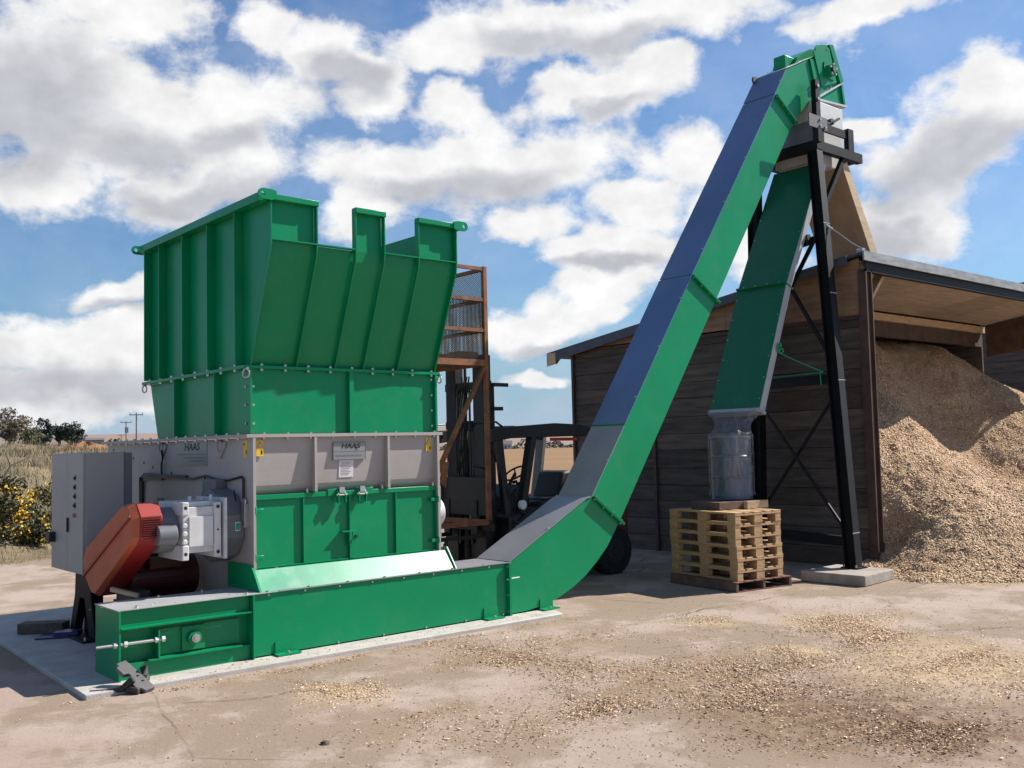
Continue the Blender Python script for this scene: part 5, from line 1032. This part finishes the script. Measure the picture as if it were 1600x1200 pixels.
# soil heap, far farm things
x, y = pol(17.35, 42); z0 = gz(x, y); V, F = [], []; nr, na = 9, 28
for i in range(nr):
    for a in range(na):
        r = i/(nr-1)*1.15; t = 2*math.pi*a/na; zz = .42*max(0, 1 - (i/(nr-1))**1.4) + .09*random.uniform(-1, 1)*(i < nr-1); V.append((x + r*math.cos(t)*1.1, y + r*math.sin(t), z0 - .05 + zz))
for i in range(nr-1):
    for a in range(na): F.append((i*na+a, (i+1)*na+a, (i+1)*na+(a+1) % na, i*na+(a+1) % na))
tag(M('soil_orange').add(V, F).build('soil_heap', loc=(x, y, z0)), 'heap of orange soil on the bank behind the control cabinet', 'soil heap')
def rot_frame(az): return Vector((math.cos(R(az)), -math.sin(R(az)), 0)), Vector((math.sin(R(az)), math.cos(R(az)), 0))
def farm(name, label, az, dist, w, dpt, z0, ze, zr, wall, roofm, windows=(), group=None):
    x, y = pol(az, dist); r, f = rot_frame(az); o = Vector((x, y, 0)); t = thing(name, label, 'building', (x, y, z0), group)
    M(wall).obox(o + f*dpt/2 + Vector((0,0,(z0+ze)/2)), r*w/2, f*dpt/2, Vector((0,0,(ze-z0)/2))).build('wall', None, t)
    P = lambda u, v, z: o + r*u + f*v + Vector((0,0,z)); e = w*.03
    M(roofm).prism([P(-w/2-e, -.3, ze + .02), P(-w/2-e, dpt/2, zr), P(-w/2-e, dpt+.3, ze + .02)], r*(w + 2*e)).build('roof', None, t)
    for (u, v0, v1, ww) in windows: M('far_glass').obox(o + r*u + f*-.03 + Vector((0,0,(v0+v1)/2)), r*ww/2, f*.05, Vector((0,0,(v1-v0)/2))).build('window', None, t)
    return t
farm('farm_shed', 'low grey farm shed with a dark roof on the skyline behind the soil heap', 17.72, 175, 3.2, 5, 2.4, 4.35, 4.75, 'far_wall_grey', 'far_roof', ((0, 2.6, 3.9, .8),))
farm('farmhouse', 'small white farmhouse far across the stubble field', 40.28, 600, 7.6, 7, -.1, 3.1, 5.2, 'far_wall', 'far_roof', ((-2.2, .9, 2.2, 1), (0, .1, 2.2, 1), (2.2, .9, 2.2, 1)))
x, y = pol(15.12, 150); r, f = rot_frame(15.1); z0 = gz(x, y); o = Vector((x, y, z0)); cr_ = thing('parked_car', 'small white car parked far off under the conifers', 'car', (x, y, z0))
P = lambda u, v, z: o + r*u + f*v + Vector((0,0,z))
M('car_white').prism([P(-1.0, 0, .35), P(1.0, 0, .35), P(1.02, 0, .85), P(.65, 0, .95), P(.35, 0, 1.5), P(-.55, 0, 1.55), P(-.95, 0, 1.0)], f*1.5).build('body', None, cr_, bevel=.05)
M('far_glass').prism([P(-.75, -.01, .98), P(.5, -.01, .98), P(.28, -.01, 1.4), P(-.48, -.01, 1.42)], f*-.02).build('window', None, cr_)
for u in (-.62, .62): M('rubber').cyl(P(u, -.02, .3), P(u, .2, .3), .3, 14).build('wheel', None, cr_)
tag(M('far_wall_grey').obox(Vector((*pol(14.85, 120), 0)) + Vector((0,0,gz(*pol(14.85, 120)) + .5)), r*1.1, f*.15, Vector((0,0,.75))).build('field_wall'), 'low grey wall on the skyline left of the far white car', 'wall')
pl = ['near wooden utility pole with a single cross arm on the skyline', 'middle wooden utility pole carrying a small transformer', 'farthest and smallest utility pole on the skyline']
for i, (az, dist, zt) in enumerate(((19.86, 200, 9.5), (19.34, 250, 9.6), (19.1, 400, 9.4))):
    x, y = pol(az, dist); r, f = rot_frame(az); z0 = gz(x, y) if dist < 205 else GZ; o = Vector((x, y, 0)); t = thing('utility_pole', pl[i], 'utility pole', (x, y, z0), 'utility poles on the skyline')
    M('pole_wood').cyl((x, y, z0 - .3), (x, y, zt + .1), .15, 8, .11).build('pole', None, t)
    b = M('pole_wood').bar(o + r*-1.2 + Vector((0,0,zt - .15)), o + r*1.2 + Vector((0,0,zt - .15)), .12, .14)
    for u in (-1.1, 0, 1.1): b.cyl(o + r*u + Vector((0,0,zt - .08)), o + r*u + Vector((0,0,zt + .25)), .07, 6)
    b.build('cross_arm', None, t)
    if i == 1: M('far_roof').box(x - .35, x + .35, y - .6, y - .16, zt - 2.6, zt - 1.3).build('transformer', None, t)
# hedges at the far side of the field
n = 9000; az = np.concatenate([rng.uniform(28, 62, 7500), rng.uniform(8, 26, 1500)]); dist = rng.uniform(612, 640, n); top = 4.2 + 2.2*vnoise(az, az*0, 1.3, 60) + 1.3*vnoise(az, az*0, 4.1, 61); z = GZ + rng.uniform(0, 1, n)*np.clip(top, 1.2, 8)
v, f = leafquads(np.stack([dist*np.sin(np.radians(az)), dist*np.cos(np.radians(az)), z], 1), 1.5)
tag(npmesh('far_hedge', v, f, 'far_hedge', None, loc=(300, 500, GZ)), 'far grey brown hedge and trees beyond the stubble field', 'hedge', kind='stuff')
azs = np.arange(-30, 121, .5); rows = [(680, 0), (900, .35), (1200, 1.0), (1500, .9), (2600, .2)]; V = []; 
for (dd, k) in rows:
    hh = np.interp(azs, [-30, 15, 20, 28, 37, 41, 44, 50, 70, 120], [18, 25, 27, 26, 27, 26, 22, 18, 19, 14])*k*1.0 + 1.2*vnoise(azs, azs*0 + dd, .15, 70)*k
    V.append(np.stack([dd*np.sin(np.radians(azs)), dd*np.cos(np.radians(azs)), GZ - .02 + hh], 1))
na = len(azs); idx = np.arange(na*len(rows)).reshape(len(rows), na)
tag(npmesh('hills', np.concatenate(V), np.stack([idx[:-1,:-1], idx[:-1,1:], idx[1:,1:], idx[1:,:-1]], -1).reshape(-1, 4), 'hill_land', smooth=True), kind='structure')

# ================================================================== SKY, SUN, CAMERA
SUN_STRENGTH, SKY_STRENGTH, CLOUD, EXPOSURE = 5.0, .066, .62, .64
SV = Vector((1.05, -.345, 1.0)).normalized(); el = math.asin(SV.z); az = math.atan2(SV.x, SV.y)
w = bpy.data.worlds.new('World'); SC.world = w; w.use_nodes = True; nt = w.node_tree; N, L = nt.nodes, nt.links
bg = N['Background']; outw = N['World Output']
sky = N.new('ShaderNodeTexSky'); sky.sky_type = 'NISHITA'; sky.sun_disc = False; sky.sun_elevation = el; sky.sun_rotation = az; sky.air_density = 1.25; sky.dust_density = .5; sky.ozone_density = 2.0
wb = N.new('ShaderNodeMix'); wb.data_type = 'RGBA'; wb.blend_type = 'MULTIPLY'; wb.inputs['Factor'].default_value = 1; wb.inputs[7].default_value = (.52, .80, 1.12, 1)
L.new(sky.outputs[0], wb.inputs[6]); L.new(wb.outputs[2], bg.inputs['Color']); bg.inputs['Strength'].default_value = SKY_STRENGTH
def math_(op, a, b=None, c=None):
    n = N.new('ShaderNodeMath'); n.operation = op
    for i, v in enumerate((a, b, c)):
        if v is None: continue
        if isinstance(v, (int, float)): n.inputs[i].default_value = v
        else: L.new(v, n.inputs[i])
    return n.outputs[0]
tc = N.new('ShaderNodeTexCoord'); sx = N.new('ShaderNodeSeparateXYZ'); L.new(tc.outputs['Generated'], sx.inputs[0])
azn = math_('MULTIPLY', math_('ARCTAN2', sx.outputs[0], sx.outputs[1]), 57.29578); eln = math_('MULTIPLY', math_('ARCSINE', sx.outputs[2]), 57.29578)
cb_ = N.new('ShaderNodeCombineXYZ'); L.new(azn, cb_.inputs[0]); L.new(eln, cb_.inputs[1]); P0 = cb_.outputs[0]
def wnoise(scale, det, rough, vec, z=0., dist=0.):
    mp = N.new('ShaderNodeMapping'); mp.inputs['Location'].default_value = (0, 0, z); mp.inputs['Scale'].default_value = (1, 1.35, 1); L.new(vec, mp.inputs[0])
    n = N.new('ShaderNodeTexNoise'); n.inputs['Scale'].default_value = scale; n.inputs['Detail'].default_value = det; n.inputs['Roughness'].default_value = rough; n.inputs['Distortion'].default_value = dist; L.new(mp.outputs[0], n.inputs['Vector']); return n
def vecop(op, a, b):
    n = N.new('ShaderNodeVectorMath'); n.operation = op
    for i, v in enumerate((a, b)):
        if isinstance(v, tuple): n.inputs[i].default_value = v
        else: L.new(v, n.inputs[i])
    return n.outputs[0]
wp1 = vecop('MULTIPLY', vecop('SUBTRACT', wnoise(.20, 4, .5, P0, 3).outputs['Color'], (.5, .5, .5)), (6.5, 4.2, 0))
PW = vecop('ADD', P0, wp1)
def blobs(lst, vec):
    acc = None
    for (a, e, rx, ry, rot) in lst:
        mp = N.new('ShaderNodeMapping'); mp.vector_type = 'TEXTURE'; mp.inputs['Location'].default_value = (a, e, 0); mp.inputs['Rotation'].default_value = (0, 0, R(rot)); mp.inputs['Scale'].default_value = (rx, ry, 1); L.new(vec, mp.inputs[0])
        ln = N.new('ShaderNodeVectorMath'); ln.operation = 'LENGTH'; L.new(mp.outputs[0], ln.inputs[0]); v = math_('SUBTRACT', 1.0, ln.outputs['Value'])
        acc = v if acc is None else math_('SMOOTH_MAX', acc, v, .18)
    return acc
CL = [(16.5,18.7,8.0,5.4,0),(18.8,23.1,4.6,2.5,0),(23.8,18.1,6.8,3.1,15),(27.4,22.9,2.7,1.8,0),(30.3,21.8,3.1,2.2,0),(32.1,20.2,2.6,1.8,0),(22.8,14.8,6.0,1.8,18),(15,14.4,4.2,2.1,0),(37,22.6,4.6,1.8,12),(41.2,23.2,5.4,2.2,5),(46.2,23.2,6.2,2.4,0),(51.4,23.5,5,1.6,0),(61.3,22.3,5.3,1.5,10),(47.9,19.9,4.5,2,10),(50.2,20.4,2.1,1.6,0),(44.2,19.8,2.9,1.6,15),(37,19.4,2.5,1.5,0),(35,15.9,5.4,2.5,0),(39.5,16.2,6.4,3.3,0),(44,16,4.8,2.6,0),(32.4,13.4,3.1,1.6,0),(42.5,12.9,3.2,1.3,0),(46.5,11,4.6,1.8,5),(48.5,13.5,3,1.6,0),(50.8,15.9,3,1.9,10),(52.5,13,2.4,1.9,0),(42.7,6.9,4.6,1.7,12),(46.1,8.7,3.8,1.6,10),(19.1,8.7,3.5,1.15,8),(15.7,5.7,6.6,1.7,0),(15,3.5,9.7,2,0),(19.8,7,2.4,1.2,20),(65.2,15.3,5.9,3.2,25),(68,17.5,3.2,2.5,0),(62.7,11.4,3.9,1.9,0),(60.7,16.7,1.8,1,0),(41.9,3.5,2.9,.65,0),(54.9,10.9,2.3,1.5,0),(33.1,10,3.1,1.2,0),
      (80,14,8,4,10),(5,20,6,4,10)]
GR = [(15,17.9,5.2,4,0),(19.4,16.4,4.2,1.9,0),(22.8,14.0,5.0,1.1,12),(39.5,14.7,5.6,1.4,0),(35,14.7,3.8,1.2,0),(42,22.6,4,1.2,0),(47.3,22.4,5,1.1,0),(65.3,14.2,4.6,2.4,20),(62.4,10.8,2.8,1.1,0),(43.4,5.8,3.4,.7,10),(16.9,3.8,7,1.6,0),(18.8,7.9,2.6,.55,0),(30.6,20.4,2.4,1.2,0),(46.5,10.2,3.6,.6,5),(24.5,17,4,1.1,15),(47.5,19,3,.8,10)]
D = blobs(CL, PW); fb1 = wnoise(.30, 12, .64, P0, 7, .2).outputs['Fac']
dn = math_('ADD', D, math_('MULTIPLY', math_('SUBTRACT', fb1, .5), 1.45))
mr = N.new('ShaderNodeMapRange'); mr.interpolation_type = 'SMOOTHSTEP'; mr.inputs['From Min'].default_value = -.16; mr.inputs['From Max'].default_value = .42; L.new(dn, mr.inputs['Value'])
vl = N.new('ShaderNodeMapRange'); vl.inputs['From Min'].default_value = .3; vl.inputs['From Max'].default_value = .75; vl.inputs['To Min'].default_value = .02; vl.inputs['To Max'].default_value = .22; L.new(wnoise(.16, 7, .6, P0, 33, .3).outputs['Fac'], vl.inputs['Value'])
mask = math_('MAXIMUM', mr.outputs[0], vl.outputs[0])
G = math_('ADD', blobs(GR, PW), math_('MULTIPLY', math_('SUBTRACT', wnoise(.26, 6, .5, P0, 12, .1).outputs['Fac'], .5), 1.2))
mg = N.new('ShaderNodeMapRange'); mg.interpolation_type = 'SMOOTHSTEP'; mg.inputs['From Min'].default_value = -.3; mg.inputs['From Max'].default_value = .7; L.new(G, mg.inputs['Value'])
cm = N.new('ShaderNodeMix'); cm.data_type = 'RGBA'; L.new(mg.outputs[0], cm.inputs['Factor']); cm.inputs[6].default_value = (1, 1, 1, 1); cm.inputs[7].default_value = (.60, .61, .66, 1)
rip = N.new('ShaderNodeMapRange'); rip.inputs['From Min'].default_value = .3; rip.inputs['From Max'].default_value = .7; rip.inputs['To Min'].default_value = .86; rip.inputs['To Max'].default_value = 1.06; L.new(wnoise(.45, 6, .52, P0, 21, .1).outputs['Fac'], rip.inputs['Value'])
cm2 = N.new('ShaderNodeMix'); cm2.data_type = 'RGBA'; cm2.blend_type = 'MULTIPLY'; cm2.inputs['Factor'].default_value = 1; L.new(cm.outputs[2], cm2.inputs[6]); L.new(rip.outputs[0], cm2.inputs[7])
bg2 = N.new('ShaderNodeBackground'); L.new(cm2.outputs[2], bg2.inputs['Color']); bg2.inputs['Strength'].default_value = CLOUD
hz = N.new('ShaderNodeMapRange'); hz.interpolation_type = 'SMOOTHSTEP'; hz.inputs['From Min'].default_value = 8; hz.inputs['From Max'].default_value = -1; hz.inputs['To Max'].default_value = .92; L.new(eln, hz.inputs['Value'])
bg3 = N.new('ShaderNodeBackground'); bg3.inputs['Color'].default_value = (.36, .50, .70, 1); bg3.inputs['Strength'].default_value = CLOUD*1.05
mh = N.new('ShaderNodeMixShader'); L.new(hz.outputs[0], mh.inputs[0]); L.new(bg.outputs[0], mh.inputs[1]); L.new(bg3.outputs[0], mh.inputs[2])
ms = N.new('ShaderNodeMixShader'); L.new(mask, ms.inputs[0]); L.new(mh.outputs[0], ms.inputs[1]); L.new(bg2.outputs[0], ms.inputs[2]); L.new(ms.outputs[0], outw.inputs['Surface'])
w.cycles.sampling_method = 'MANUAL'; w.cycles.sample_map_resolution = 512
sl = bpy.data.lights.new('sun', 'SUN'); sl.energy = SUN_STRENGTH; sl.angle = R(.53); sl.color = (1.0, .955, .88); so = bpy.data.objects.new('sun', sl); COL.objects.link(so); so.rotation_euler = (-SV).to_track_quat('-Z', 'Y').to_euler(); so.location = (20, -10, 25)

cam = bpy.data.cameras.new('camera'); co = bpy.data.objects.new('camera', cam); COL.objects.link(co); SC.camera = co
cam.sensor_width = 36; cam.lens = 36*1542.58/1600; cam.clip_end = 6000; cam.clip_start = .05
yaw, pit, rol = R(40.733), R(3.588), R(1.350)
f = Vector((math.sin(yaw)*math.cos(pit), math.cos(yaw)*math.cos(pit), math.sin(pit))); r0 = Vector((math.cos(yaw), -math.sin(yaw), 0)); d0 = f.cross(r0)
r = r0*math.cos(rol) + d0*math.sin(rol); dwn = f.cross(r); u = -dwn
co.matrix_world = Matrix(((r.x, u.x, -f.x, 0), (r.y, u.y, -f.y, 0), (r.z, u.z, -f.z, 1.8), (0, 0, 0, 1)))
SC.view_settings.view_transform = 'Standard'; SC.view_settings.look = 'None'; SC.view_settings.gamma = 1; SC.view_settings.exposure = EXPOSURE
SC.cycles.max_bounces = 8; SC.cycles.diffuse_bounces = 2; SC.cycles.transparent_max_bounces = 12
SC.cycles.use_denoising = True
